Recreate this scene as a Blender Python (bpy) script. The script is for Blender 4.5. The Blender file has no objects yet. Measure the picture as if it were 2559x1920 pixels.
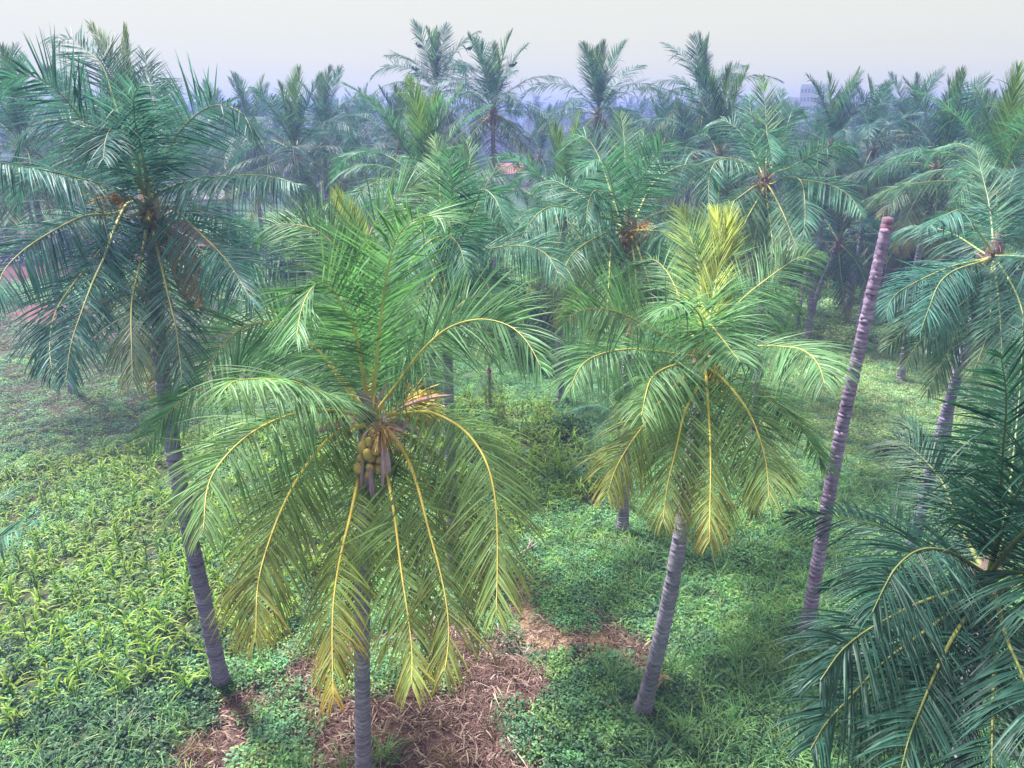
import bpy, math, random
import numpy as np
from mathutils import Vector, Matrix

sc = bpy.context.scene
C = sc.collection
rnd = random.Random(11)
R = math.radians
PI = math.pi

# ------------------------------------------------------------------ camera, sky, sun, exposure
CAM_H = 12.0
PITCH = R(19.5)
FPX = 1932.0                 # focal length in pixels of the 2559 px wide photograph
cam = bpy.data.objects.new("camera", bpy.data.cameras.new("camera"))
C.objects.link(cam)
cam.location = (0, 0, CAM_H)
cam.rotation_euler = (PI / 2 - PITCH, 0, 0)
cam.data.sensor_width = 36.0
cam.data.lens = 36.0 * FPX / 2559.0
cam.data.clip_end = 6000
sc.camera = cam

SUN_EL, SUN_AZ = R(60), R(-50)   # azimuth clockwise from +Y: hazy sun ahead and to the left
world = bpy.data.worlds.new("World"); sc.world = world
world.use_nodes = True
wn, wl = world.node_tree.nodes, world.node_tree.links
wn.clear()
sky = wn.new("ShaderNodeTexSky"); sky.sky_type = 'NISHITA'; sky.sun_disc = False
sky.sun_elevation = SUN_EL; sky.sun_rotation = SUN_AZ
sky.air_density = 1.0; sky.dust_density = 4.0; sky.ozone_density = 1.0
bg1 = wn.new("ShaderNodeBackground"); bg1.inputs[1].default_value = 0.05
wl.new(sky.outputs[0], bg1.inputs[0])
bg2 = wn.new("ShaderNodeBackground")      # the even white cloud veil
bg2.inputs[0].default_value = (1.0, 1.0, 0.84, 1); bg2.inputs[1].default_value = 0.300
mx = wn.new("ShaderNodeMixShader"); mx.inputs[0].default_value = 0.90
wl.new(bg1.outputs[0], mx.inputs[1]); wl.new(bg2.outputs[0], mx.inputs[2])
wo = wn.new("ShaderNodeOutputWorld"); wl.new(mx.outputs[0], wo.inputs[0])

sun = bpy.data.objects.new("sun", bpy.data.lights.new("sun", 'SUN'))
C.objects.link(sun)
sun.data.energy = 3.8; sun.data.angle = R(9); sun.data.color = (1.0, 0.96, 0.88)
sdir = Vector((math.sin(SUN_AZ) * math.cos(SUN_EL), math.cos(SUN_AZ) * math.cos(SUN_EL), math.sin(SUN_EL)))
sun.rotation_euler = sdir.to_track_quat('Z', 'Y').to_euler()
sun.location = (0, 0, 60)

sc.view_settings.view_transform = 'Standard'
sc.view_settings.look = 'None'
sc.view_settings.exposure = 1.65
sc.view_settings.gamma = 1.0
sc.view_settings.use_curve_mapping = False
sc.cycles.max_bounces = 6; sc.cycles.diffuse_bounces = 3; sc.cycles.glossy_bounces = 2
sc.cycles.transmission_bounces = 3; sc.cycles.volume_bounces = 0; sc.cycles.transparent_max_bounces = 6
sc.cycles.caustics_reflective = False; sc.cycles.caustics_refractive = False

# ------------------------------------------------------------------ the photograph's geometry
cp, sp_ = math.cos(PITCH), math.sin(PITCH)
def ray(x, y):
    a, b = (x - 1279.5) / FPX, -(y - 960.0) / FPX
    return np.array([a, cp + b * sp_, -sp_ + b * cp])
def at(x, y, z):                       # a point z metres in front of the camera
    return np.array([0, 0, CAM_H]) + z * ray(x, y)
def on_ground(x, y):
    r = ray(x, y)
    return np.array([0, 0, CAM_H]) + r * (CAM_H / -r[2])
def proj(p):
    d = np.asarray(p) - np.array([0, 0, CAM_H])
    z = d[..., 1] * cp - d[..., 2] * sp_
    u = d[..., 1] * sp_ + d[..., 2] * cp
    return 1279.5 + FPX * d[..., 0] / z, 960 - FPX * u / z, z

# ------------------------------------------------------------------ helpers: mesh, tags, materials
def mesh(name, V, F, mats=(), midx=None, col=None, smooth=False):
    """V (n,3); F list of index arrays, all quads or tris, as list of (k,m) arrays"""
    V = np.asarray(V, dtype=np.float32)
    if not isinstance(F, list): F = [F]
    F = [np.asarray(f, dtype=np.int32) for f in F if len(f)]
    me = bpy.data.meshes.new(name)
    me.vertices.add(len(V)); me.vertices.foreach_set("co", V.ravel())
    tot = np.concatenate([np.full(len(f), f.shape[1], dtype=np.int32) for f in F])
    idx = np.concatenate([f.ravel() for f in F])
    st = np.concatenate([[0], np.cumsum(tot)[:-1]]).astype(np.int32)
    me.loops.add(len(idx)); me.loops.foreach_set("vertex_index", idx)
    me.polygons.add(len(tot)); me.polygons.foreach_set("loop_start", st)
    me.polygons.foreach_set("loop_total", tot)
    if midx is not None: me.polygons.foreach_set("material_index", np.asarray(midx, dtype=np.int32))
    me.polygons.foreach_set("use_smooth", np.full(len(tot), bool(smooth)))
    for m in mats: me.materials.append(m)
    if col is not None:
        a = me.attributes.new("tint", 'FLOAT_COLOR', 'POINT')
        c4 = np.ones((len(V), 4), dtype=np.float32); c4[:, :3] = col
        a.data.foreach_set("color", c4.ravel())
    me.update(calc_edges=True)
    return me

def tag(o, label=None, cat=None, group=None, kind=None):
    if label: o["label"] = label
    if cat: o["category"] = cat
    if group: o["group"] = group
    if kind: o["kind"] = kind
    return o

def obj(name, me, parent=None, loc=(0, 0, 0), rot=(0, 0, 0), scl=None):
    o = bpy.data.objects.new(name, me)
    C.objects.link(o)
    o.location = loc; o.rotation_euler = rot
    if scl is not None: o.scale = (scl, scl, scl) if not hasattr(scl, "__len__") else scl
    if parent: o.parent = parent
    return o

class Geo:
    """collects verts, quads and tris and colours"""
    def __init__(s): s.V, s.Q, s.T, s.C, s.n, s.qm, s.tm = [], [], [], [], 0, [], []
    def add(s, V, Q=None, T=None, col=(1, 1, 1), mi=0):
        V = np.asarray(V, dtype=np.float64).reshape(-1, 3)
        if Q is not None and len(Q): s.Q.append(np.asarray(Q) + s.n); s.qm.append(np.full(len(Q), mi))
        if T is not None and len(T): s.T.append(np.asarray(T) + s.n); s.tm.append(np.full(len(T), mi))
        c = np.asarray(col, dtype=np.float64)
        s.C.append(np.broadcast_to(c, (len(V), 3)) if c.ndim == 1 else c)
        s.V.append(V); s.n += len(V)
    def mesh(s, name, mats, smooth=False):
        F, mi = [], []
        if s.Q: F.append(np.concatenate(s.Q)); mi.append(np.concatenate(s.qm))
        if s.T: F.append(np.concatenate(s.T)); mi.append(np.concatenate(s.tm))
        return mesh(name, np.concatenate(s.V), F, mats, np.concatenate(mi), np.concatenate(s.C), smooth)

def new_mat(name, rough=0.6, spec=0.3):
    m = bpy.data.materials.new(name); m.use_nodes = True
    n, l = m.node_tree.nodes, m.node_tree.links
    b = n["Principled BSDF"]; b.inputs["Roughness"].default_value = rough
    b.inputs["Specular IOR Level"].default_value = spec
    return m, n, l, b

def leaf_mat(name, rough=0.42, spec=0.5, trans=0.32, tboost=(1.5, 1.5, 0.55), vvar=0.25):
    m, n, l, b = new_mat(name, rough, spec)
    at_ = n.new("ShaderNodeAttribute"); at_.attribute_name = "tint"
    oi = n.new("ShaderNodeObjectInfo")
    mr = n.new("ShaderNodeMapRange"); mr.inputs[3].default_value = 1 - vvar; mr.inputs[4].default_value = 1 + vvar
    l.new(oi.outputs["Random"], mr.inputs[0])
    tc = n.new("ShaderNodeNewGeometry")
    nz = n.new("ShaderNodeTexNoise"); nz.inputs["Scale"].default_value = 2.3; nz.inputs["Detail"].default_value = 3
    l.new(tc.outputs["Position"], nz.inputs["Vector"])
    mr2 = n.new("ShaderNodeMapRange"); mr2.inputs[1].default_value = .3; mr2.inputs[2].default_value = .7
    mr2.inputs[3].default_value = .78; mr2.inputs[4].default_value = 1.22
    l.new(nz.outputs[0], mr2.inputs[0])
    mu = n.new("ShaderNodeMath"); mu.operation = 'MULTIPLY'
    l.new(mr.outputs[0], mu.inputs[0]); l.new(mr2.outputs[0], mu.inputs[1])
    vm = n.new("ShaderNodeVectorMath"); vm.operation = 'SCALE'
    l.new(at_.outputs["Color"], vm.inputs[0]); l.new(mu.outputs[0], vm.inputs["Scale"])
    l.new(vm.outputs[0], b.inputs["Base Color"])
    tr = n.new("ShaderNodeBsdfTranslucent")
    v2 = n.new("ShaderNodeVectorMath"); v2.operation = 'MULTIPLY'; v2.inputs[1].default_value = tboost
    l.new(vm.outputs[0], v2.inputs[0]); l.new(v2.outputs[0], tr.inputs[0])
    mxs = n.new("ShaderNodeMixShader"); mxs.inputs[0].default_value = trans
    l.new(b.outputs[0], mxs.inputs[1]); l.new(tr.outputs[0], mxs.inputs[2])
    l.new(mxs.outputs[0], n["Material Output"].inputs[0])
    return m

def rough_mat(name, c1, c2, scale=6.0, rough=0.85, bump=0.4, stretch=(1, 1, 1), detail=6, c3=None):
    m, n, l, b = new_mat(name, rough, 0.2)
    tc = n.new("ShaderNodeTexCoord"); mp = n.new("ShaderNodeMapping"); mp.inputs["Scale"].default_value = stretch
    l.new(tc.outputs["Object"], mp.inputs[0])
    nz = n.new("ShaderNodeTexNoise"); nz.inputs["Scale"].default_value = scale; nz.inputs["Detail"].default_value = detail
    nz.inputs["Roughness"].default_value = .65
    l.new(mp.outputs[0], nz.inputs["Vector"])
    cr = n.new("ShaderNodeValToRGB"); cr.color_ramp.elements[0].position = .33; cr.color_ramp.elements[1].position = .68
    cr.color_ramp.elements[0].color = (*c1, 1); cr.color_ramp.elements[1].color = (*c2, 1)
    if c3:
        e = cr.color_ramp.elements.new(.85); e.color = (*c3, 1)
    l.new(nz.outputs[0], cr.inputs[0])
    at_ = n.new("ShaderNodeAttribute"); at_.attribute_name = "tint"
    mm = n.new("ShaderNodeVectorMath"); mm.operation = 'MULTIPLY'
    l.new(cr.outputs[0], mm.inputs[0]); l.new(at_.outputs["Color"], mm.inputs[1])
    l.new(mm.outputs[0], b.inputs["Base Color"])
    bp = n.new("ShaderNodeBump"); bp.inputs["Strength"].default_value = bump; bp.inputs["Distance"].default_value = .02
    l.new(nz.outputs[0], bp.inputs["Height"]); l.new(bp.outputs[0], b.inputs["Normal"])
    return m

M_LEAF = leaf_mat("palm leaflet", 0.50, 0.42, 0.30, (1.3, 1.4, .8), .15)
M_WEED = leaf_mat("weed leaf", 0.5, 0.4, 0.36, (1.5, 1.5, .6), .28)
M_CORN = leaf_mat("corn leaf", 0.45, 0.45, 0.42, (1.55, 1.5, .5), .22)
M_BUSH = leaf_mat("bush leaf", 0.55, 0.3, 0.25, (1.3, 1.4, .6), .2)
M_RIB = leaf_mat("frond midrib", 0.45, 0.4, 0.05, (1, 1, 1), .08)
M_TRUNK = rough_mat("palm bark", (.19, .165, .225), (.38, .34, .46), 5.0, .9, .9, (1, 1, 3.2), 8, (.42, .39, .46))
M_FIBRE = rough_mat("dry sheath", (.12, .085, .085), (.30, .22, .225), 9.0, .9, .6, (1, 1, 1), 6, (.48, .39, .40))
M_SPATHE = rough_mat("dry bract", (.36, .28, .34), (.60, .49, .56), 8.0, .8, .4, (6, 1, 6), 5, (.60, .50, .54))
M_NUT = rough_mat("coconut husk", (.8, .8, .8), (1.15, 1.15, 1.1), 7.0, .5, .15)
M_STRAW = rough_mat("dry straw", (.8, .75, .7), (1.2, 1.15, 1.1), 5.0, .8, .2)
M_PAINT = rough_mat("weathered surface", (.88, .88, .88), (1.05, 1.05, 1.05), 3.0, .8, .2)
M_WOOD = rough_mat("bark brown", (.07, .055, .05), (.17, .14, .12), 6.0, .9, .6, (1, 1, .4))

# ------------------------------------------------------------------ shape helpers
def norm(a): return a / np.maximum(np.linalg.norm(a, axis=-1, keepdims=True), 1e-9)

def catmull(P, n):
    """smooth curve through the points, resampled to n points of equal arc length"""
    P = np.asarray(P, float)
    Q = np.vstack([2 * P[0] - P[1], P, 2 * P[-1] - P[-2]])
    out = []
    for i in range(1, len(Q) - 2):
        t = np.linspace(0, 1, 14, endpoint=False)[:, None]
        p0, p1, p2, p3 = Q[i - 1], Q[i], Q[i + 1], Q[i + 2]
        out.append(.5 * ((2 * p1) + (-p0 + p2) * t + (2 * p0 - 5 * p1 + 4 * p2 - p3) * t ** 2 + (-p0 + 3 * p1 - 3 * p2 + p3) * t ** 3))
    out.append(P[-1:]); D = np.vstack(out)
    for _ in range(6):                       # takes the kinks out of traced points
        D[1:-1] = .25 * D[:-2] + .5 * D[1:-1] + .25 * D[2:]
    s = np.concatenate([[0], np.cumsum(np.linalg.norm(np.diff(D, axis=0), axis=1))])
    u = np.linspace(0, s[-1], n)
    return np.stack([np.interp(u, s, D[:, k]) for k in range(3)], 1), s[-1]

def frames(P, B0=None):
    T = norm(np.gradient(P, axis=0))
    B = np.zeros_like(P)
    b = np.array(B0 if B0 is not None else np.cross(T[0], [0.1, 0.2, 1.0]), float)
    for i in range(len(P)):
        b = b - np.dot(b, T[i]) * T[i]; b = b / max(np.linalg.norm(b), 1e-9); B[i] = b
    return T, B, np.cross(B, T)

def tube(g, P, rad, sides=6, col=(1, 1, 1), mi=0, cap=True, flat=1.0, B0=None):
    P = np.asarray(P, float); n = len(P)
    T, B, N = frames(P, B0)
    a = np.linspace(0, 2 * PI, sides, endpoint=False)
    rad = np.broadcast_to(np.asarray(rad, float), (n,))
    V = P[:, None, :] + rad[:, None, None] * (np.cos(a)[None, :, None] * B[:, None, :] + flat * np.sin(a)[None, :, None] * N[:, None, :])
    i = np.arange(n - 1)[:, None] * sides; j = np.arange(sides)[None, :]; k = (j + 1) % sides
    Q = np.stack([i + j, i + k, i + sides + k, i + sides + j], -1).reshape(-1, 4)
    c = np.asarray(col, float)
    cc = np.repeat(c, sides, 0) if c.ndim == 2 else c
    V = V.reshape(-1, 3); Tt = None
    if cap:
        V = np.vstack([V, P[0], P[-1]]); b0, b1 = n * sides, n * sides + 1
        jj = np.arange(sides); kk = (jj + 1) % sides
        Tt = np.concatenate([np.stack([kk, jj, np.full(sides, b0)], 1),
                             np.stack([(n - 1) * sides + jj, (n - 1) * sides + kk, np.full(sides, b1)], 1)])
        if c.ndim == 2: cc = np.vstack([cc, c[0], c[-1]])
    g.add(V, Q, Tt, cc, mi)

def ribbons(g, P0, D, W, L, width, segs, grav, colA, colB, fold=0.0, mi=0, cpow=1.5, wprof=None, fling=None):
    """many leaf blades at once: start P0, direction D, blade side W, length L, droop grav"""
    m = len(P0)
    L = np.broadcast_to(L, (m,)).astype(float); width = np.broadcast_to(width, (m,)).astype(float)
    grav = np.broadcast_to(grav, (m,)).astype(float)
    if wprof is None: wprof = lambda t: np.clip(.45 + 3 * t, 0, 1) * (1 - t ** 2.2) + .03
    pts = [P0]; p = P0.copy(); d = norm(D); w = norm(W); ws = [w]; ds = [d]
    for s in range(segs):
        d = d.copy(); d[:, 2] -= grav / segs
        if fling is not None: d = d + fling / segs
        d = norm(d)
        p = p + d * (L / segs)[:, None]
        w = norm(w - (w * d).sum(1, keepdims=True) * d)
        pts.append(p); ws.append(w); ds.append(d)
    ncol = 3 if fold else 2
    V = np.zeros((m, segs + 1, ncol, 3)); CC = np.zeros((m, segs + 1, ncol, 3))
    colA = np.broadcast_to(colA, (m, 3)); colB = np.broadcast_to(colB, (m, 3))
    for s in range(segs + 1):
        t = s / segs; hw = (width * wprof(t) * .5)[:, None]
        up = np.cross(ws[s], ds[s])
        if fold:
            V[:, s, 0] = pts[s] - ws[s] * hw - up * hw * fold
            V[:, s, 1] = pts[s]
            V[:, s, 2] = pts[s] + ws[s] * hw - up * hw * fold
        else:
            V[:, s, 0] = pts[s] - ws[s] * hw; V[:, s, 1] = pts[s] + ws[s] * hw
        CC[:, s] = (colA * (1 - t ** cpow) + colB * t ** cpow)[:, None, :]
    base = (np.arange(m) * (segs + 1) * ncol)[:, None, None]
    s_ = (np.arange(segs) * ncol)[None, :, None]; c_ = np.arange(ncol - 1)[None, None, :]
    a = base + s_ + c_
    Q = np.stack([a, a + 1, a + ncol + 1, a + ncol], -1).reshape(-1, 4)
    g.add(V.reshape(-1, 3), Q, None, CC.reshape(-1, 3), mi)

# colours of the palm foliage by age (0 young spear, 1 oldest)
GY = np.array((.25, .38, .08)); GG = np.array((.085, .235, .175)); GO = np.array((.13, .235, .105))
YEL = np.array((.34, .31, .045)); ORA = np.array((.42, .22, .035)); BRN = np.array((.24, .17, .12))

def frond_geo(P, age=.5, pairs=90, seed=0, twist=0., Lmax=1.0, width=.030, dry=0., segs=4, fold=.5, leaf=(1, 1, 1), cage=None, B0=None, droop=1.0, close=0., hd=None, ribw=1.0, tilt_cam=0.):
    """rachis through P (n,3).  Returns (rib Geo, leaflet Geo)"""
    r = np.random.RandomState(seed)
    n = 40
    P, L = catmull(P, n)
    T = norm(np.gradient(P, axis=0))
    h = P[-1] - P[0] if hd is None else np.asarray(hd, float)
    h = np.array([h[0], h[1], 0.])
    if np.linalg.norm(h) < .25: a = r.rand() * 2 * PI; h = np.array([math.cos(a), math.sin(a), 0])
    h = h / np.linalg.norm(h)
    B0_ = np.cross(h, [0, 0, 1.]) if B0 is None else np.asarray(B0, float)
    B = norm(B0_[None] - (T @ B0_)[:, None] * T)
    N = np.cross(B, T)
    tw = np.linspace(0, 1, n) ** .8 * twist
    if tilt_cam:                              # leans the blade a little about its own midrib
        tc = norm(np.array([[0, 0, CAM_H + 2.]]) - P); sg = -np.sign((tc * B).sum(1).mean()) * np.sign((tc * N).sum(1).mean())
        tw = tw + tilt_cam * sg
    Bc = B * np.cos(tw)[:, None] + N * np.sin(tw)[:, None]
    Nc = np.cross(Bc, T); B, N = Bc, Nc
    rib = Geo()
    u = np.linspace(0, 1, n)
    rad = (.026 * (1 - u) ** 1.8 + .0125 * (1 - u) + .004) * ribw
    rad[:3] *= [1.9, 1.5, 1.2]
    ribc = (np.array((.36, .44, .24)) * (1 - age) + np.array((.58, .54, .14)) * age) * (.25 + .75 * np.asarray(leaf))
    if dry: ribc = ribc * (1 - dry) + np.array((.24, .17, .09)) * dry
    ribcol = ribc[None] * (1 - .25 * u[:, None])
    tube(rib, P, rad, 6, ribcol, 0, True, .8, B0_)
    kk = np.clip(1 - u / .09, 0, 1)[:, None]; ribcol = ribcol * (1 - kk) + np.array((.27, .20, .21)) * kk
    rib = Geo(); tube(rib, P, rad, 6, ribcol, 0, True, .8, B0_)
    lg = Geo()
    s0 = .13 + .05 * r.rand()
    us = np.linspace(s0, .995, pairs)
    for side in (-1, 1):
        uu = us + r.randn(pairs) * .0025
        uu = np.clip(uu, s0, .998)
        keep = r.rand(pairs) > (.03 + .12 * dry)
        for _ in range(r.randint(1, 5)):                 # torn places
            q0 = r.randint(0, pairs); keep[q0:q0 + r.randint(1, 2 + pairs // 22)] = False
        uu = uu[keep]; m = len(uu)
        v = (uu - s0) / (1 - s0)
        idx = uu * (n - 1)
        it = lambda A: np.stack([np.interp(idx, np.arange(n), A[:, k]) for k in range(3)], 1)
        p0, t, b, nn = it(P), norm(it(T)), norm(it(B)), norm(it(N))
        # leaflets stand in loose ranks and lean in small clumps
        clump = np.interp(np.arange(m), np.arange(0, m + 7, 7), r.randn(len(np.arange(0, m + 7, 7))))
        phi = R(70) * (1 - v) ** .9 + R(25) * v + .06 * r.randn(m) + .10 * clump
        phi = phi * (1 - .78 * close)
        vee = R(24) * (1 - age) + R(-10) * age + .12 * r.randn(m) + .17 * clump
        D = np.cos(phi)[:, None] * t + np.sin(phi)[:, None] * (side * np.cos(vee)[:, None] * b + np.sin(vee)[:, None] * nn)
        ll = Lmax * np.clip(.42 + 3.2 * v, 0, 1) * (1 - .74 * np.clip((v - .5) / .5, 0, 1) ** 1.7) * (1 + .06 * r.randn(m))
        broken = r.rand(m) < (.04 + .25 * dry)
        ll = np.where(broken, ll * (.4 + .5 * r.rand(m)), ll)
        horiz = 1 - np.abs(t[:, 2])
        gr = droop * (.08 + (.20 + .95 * age) * horiz + .08 * age) * (1 + .25 * r.randn(m))
        gr = np.where(r.rand(m) < .06, gr + 1.4, gr)
        W = norm(t - (t * norm(D)).sum(1, keepdims=True) * norm(D))
        rl = r.randn(m) * .30
        W = W * np.cos(rl)[:, None] + np.cross(norm(D), W) * np.sin(rl)[:, None]
        ca_ = age if cage is None else age * cage
        # colour: young yellow-green, mature blue-green, old olive with yellow and orange tips
        if ca_ < .25: c = GY * (1 - ca_ / .25) + GG * (ca_ / .25)
        elif ca_ < .6: c = GG
        else: c = GG * (1 - (ca_ - .6) / .4) + GO * ((ca_ - .6) / .4)
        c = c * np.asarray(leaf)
        cv = 1 + .30 * r.randn(m)
        cA = np.broadcast_to(c, (m, 3)) * np.clip(cv, .6, 1.5)[:, None]
        tipness = np.clip((ca_ - .62) * 2.8, 0, 1) * np.clip(.08 + 1.4 * v ** 2.0, 0, 1)
        tipc = YEL * (1 - np.clip(ca_ - .75, 0, .25) * 4 * v[:, None]) + ORA * (np.clip(ca_ - .75, 0, .25) * 4 * v[:, None])
        k2 = (tipness * np.clip(.9 + .35 * r.randn(m), 0, 1.2))[:, None]
        cB = cA * (1 - np.clip(k2, 0, 1)) + tipc * np.clip(k2, 0, 1)
        cA = cA * (1 - .45 * np.clip(k2, 0, 1) * v[:, None] ** 2) + tipc * .45 * np.clip(k2, 0, 1) * v[:, None] ** 2
        if dry:
            dd = np.clip(dry * (1.1 + .4 * r.randn(m)), 0, 1)[:, None]
            cA = cA * (1 - dd) + BRN * dd; cB = cB * (1 - dd) + BRN * 1.1 * dd
        ribbons(lg, p0, D, W, ll, width * (.8 + .2 * np.sin(v * PI)) * (1 + .1 * r.randn(m)), segs, gr, cA, cB, fold)
    return rib, lg

def ellipsoid(g, c, r, col=(1, 1, 1), nu=8, nv=6, axis=(0, 0, 1), mi=0, ridge=0.):
    ax = Vector(axis).to_track_quat('Z', 'Y').to_matrix()
    A = np.array(ax)
    V = []
    for i in range(nv + 1):
        th = PI * i / nv
        for j in range(nu):
            ph = 2 * PI * j / nu
            k = 1 + ridge * math.cos(3 * ph)
            V.append((r[0] * k * math.sin(th) * math.cos(ph), r[1] * k * math.sin(th) * math.sin(ph), r[2] * math.cos(th)))
    V = np.array(V) @ A.T + np.asarray(c)
    i = np.arange(nv)[:, None] * nu; j = np.arange(nu)[None]; k = (j + 1) % nu
    Q = np.stack([i + j, i + nu + j, i + nu + k, i + k], -1).reshape(-1, 4)
    g.add(V, Q, None, col, mi)

def box(g, c, s, col=(1, 1, 1), mi=0, rotz=0.):
    x, y, z = s[0] / 2, s[1] / 2, s[2] / 2
    V = np.array([(-x, -y, -z), (x, -y, -z), (x, y, -z), (-x, y, -z), (-x, -y, z), (x, -y, z), (x, y, z), (-x, y, z)])
    ca, sa = math.cos(rotz), math.sin(rotz)
    V = V @ np.array([[ca, sa, 0], [-sa, ca, 0], [0, 0, 1]]) + np.asarray(c)
    g.add(V, [(0, 3, 2, 1), (4, 5, 6, 7), (0, 1, 5, 4), (1, 2, 6, 5), (2, 3, 7, 6), (3, 0, 4, 7)], None, col, mi)

# ------------------------------------------------------------------ trunks
def trunk_mesh(P, r0=.17, r1=.115, ring=.085, sides=14, seed=0, rough=1.0, cut=False, flare=1.0, tint=(1, 1, 1), detail=True):
    r = np.random.RandomState(seed)
    n = 40
    Pc, L = catmull(P, n)
    if detail:
        nr = int(L / ring)
        hs = []
        for i in range(nr):
            b = (i + r.uniform(-.22, .22) * (i > 0)) / nr
            hs += [b + .0, b + .18 / nr, b + .82 / nr]
        hs = np.array(hs + [1.])
        k = np.array([.975, 1.018, 1.0] * nr + [1.])
        k = 1 + (k - 1) * rough
    else:
        hs = np.linspace(0, 1, 12); k = np.ones(12)
    idx = hs * (n - 1)
    Q = np.stack([np.interp(idx, np.arange(n), Pc[:, q]) for q in range(3)], 1)
    rad = (r0 + (r1 - r0) * hs ** .8) * k + .13 * flare * np.exp(-hs * L / .32)
    m = len(hs)
    a = np.linspace(0, 2 * PI, sides, endpoint=False)
    T, B, N = frames(Q, (1, 0, 0))
    off = r.randn(m, sides) * .006 * rough + (np.sin(a * 3 + hs[:, None] * 9) * .006)
    rr = rad[:, None] + off + .05 * flare * np.exp(-hs * L / .25)[:, None] * np.cos(a * 5 + seed)[None]
    V = Q[:, None] + rr[..., None] * (np.cos(a)[None, :, None] * B[:, None] + np.sin(a)[None, :, None] * N[:, None])
    if detail: V[:, :, 2] += (r.randn(sides)[None, :] * .006)
    c = np.ones((m, sides, 3)) * np.asarray(tint)
    c *= (1 + .14 * r.randn(m, 1, 1)); c *= (1 + .25 * (np.interp(hs * L, np.arange(0, 14, .6), r.randn(24)))[:, None, None].clip(-1, 1) * .6)
    if detail: c[0::3] *= .74; c[1::3] *= .9
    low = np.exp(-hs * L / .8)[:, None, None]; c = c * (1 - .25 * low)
    if cut: c[-8:] *= np.array((1.15, .9, .8))
    g = Geo()
    i = np.arange(m - 1)[:, None] * sides; j = np.arange(sides)[None]; kk = (j + 1) % sides
    F = np.stack([i + j, i + kk, i + sides + kk, i + sides + j], -1).reshape(-1, 4)
    VV = np.vstack([V.reshape(-1, 3), Q[-1] + T[-1] * .03])
    jj = np.arange(sides)
    TT = np.stack([(m - 1) * sides + jj, (m - 1) * sides + (jj + 1) % sides, np.full(sides, m * sides)], 1)
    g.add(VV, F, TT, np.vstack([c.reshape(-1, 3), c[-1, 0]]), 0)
    return g.mesh("trunk", [M_TRUNK], True)

# ------------------------------------------------------------------ fruit and flower parts
def nut_mesh(col):
    g = Geo(); ellipsoid(g, (0, 0, 0), (.062, .062, .078), col, 10, 7, ridge=.06); return g.mesh("coconut", [M_NUT], True)
NUTS = {}
def add_nuts(root, center, n, spread, col, seed=0, size=1.0, name="fruit_bunch", label=None, down=(0, 0, -1)):
    """a stalked bunch; every nut is a sub-part"""
    r = random.Random(seed); key = tuple(col)
    if key not in NUTS: NUTS[key] = nut_mesh(col)
    g = Geo(); c = Vector(center); dn = Vector(down)
    top = c - dn * (spread * 1.5)
    tube(g, [top, (top + c) / 2 + Vector((.01, 0, .02)), c], [.022, .018, .012], 6, (.36, .30, .09))
    pts = []
    tries = 0
    while len(pts) < n and tries < 4000:
        tries += 1
        p = Vector((r.gauss(0, .5), r.gauss(0, .5), r.gauss(0, .62)))
        if p.length > 1.25: continue
        q = c + Vector((p.x * spread, p.y * spread, p.z * spread * 1.15))
        if all((q - o).length > .105 * size for o in pts): pts.append(q)
    for q in pts[::2]:
        tube(g, [c - dn * spread * .5, (c + q) / 2, q], [.009, .007, .005], 4, (.40, .32, .10))
    b = obj(name, g.mesh("bunch_stalk", [M_STRAW]), root)
    if label: b["label"] = label
    for q in pts:
        obj("coconut", NUTS[key], b, q, (r.uniform(-.7, .7), r.uniform(-.7, .7), r.uniform(0, 6)), size * r.uniform(.74, 1.08))
    return b

def add_flowers(root, base, direc, n, length, col, seed=0, spreadang=.8, droop=.8, beads=True, name="flower_bunch", w=.02):
    r = np.random.RandomState(seed); g = Geo()
    d0 = np.asarray(direc, float); d0 = d0 / np.linalg.norm(d0)
    D = norm(d0[None] + r.randn(n, 3) * spreadang * .5)
    stem = length * .35
    P0 = np.asarray(base)[None] + d0[None] * (stem * r.rand(n, 1))
    W = norm(np.cross(D, r.randn(n, 3)))
    cA = np.asarray(col)[None] * (1 + .18 * r.randn(n, 1))
    for q in range(2):
        ribbons(g, P0, D, W if q == 0 else norm(np.cross(D, W)), length * (.5 + .6 * r.rand(n)), w, 5, droop * (.6 + .8 * r.rand(n)), cA, cA * 1.1, 0,
                wprof=lambda t: .8 + .2 * math.sin(t * 30))
    tube(g, [base, np.asarray(base) + d0 * stem], [.025, .014], 6, (.36, .30, .08))
    if beads:
        for i in range(n // 2):
            p = P0[i] + D[i] * length * r.uniform(.1, .5) + np.array([0, 0, -.04])
            ellipsoid(g, p, (.02, .02, .024), np.asarray(col) * r.uniform(.8, 1.2), 5, 4)
    return obj(name, g.mesh("flower_strands", [M_STRAW]), root)

def spathe_mesh(L=.75, w=.09, seed=0, tint=(1, 1, 1)):
    """dry boat-shaped bract, along +Y, opening towards +Z"""
    g = Geo(); n, m = 12, 7
    V, Q = [], []
    for i in range(n + 1):
        t = i / n
        hw = w * (math.sin(min(1, t * 1.02) * PI) ** .75 + .06) * (1 - .2 * t)
        for j in range(m):
            s = -1 + 2 * j / (m - 1)
            V.append((hw * s, L * t, hw * (1.15 * s * s - .55) - .25 * L * t * t))
    for i in range(n):
        for j in range(m - 1):
            a = i * m + j; Q.append((a, a + 1, a + m + 1, a + m))
    g.add(V, Q, None, tint)
    me = g.mesh("spathe", [M_SPATHE], True)
    return me
SPATHE = [spathe_mesh(.80, .085, 0, (1.15, 1.0, 1.05)), spathe_mesh(.62, .10, 1, (.85, .75, .85)), spathe_mesh(.9, .055, 2, (1.3, 1.1, 1.0))]
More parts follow.
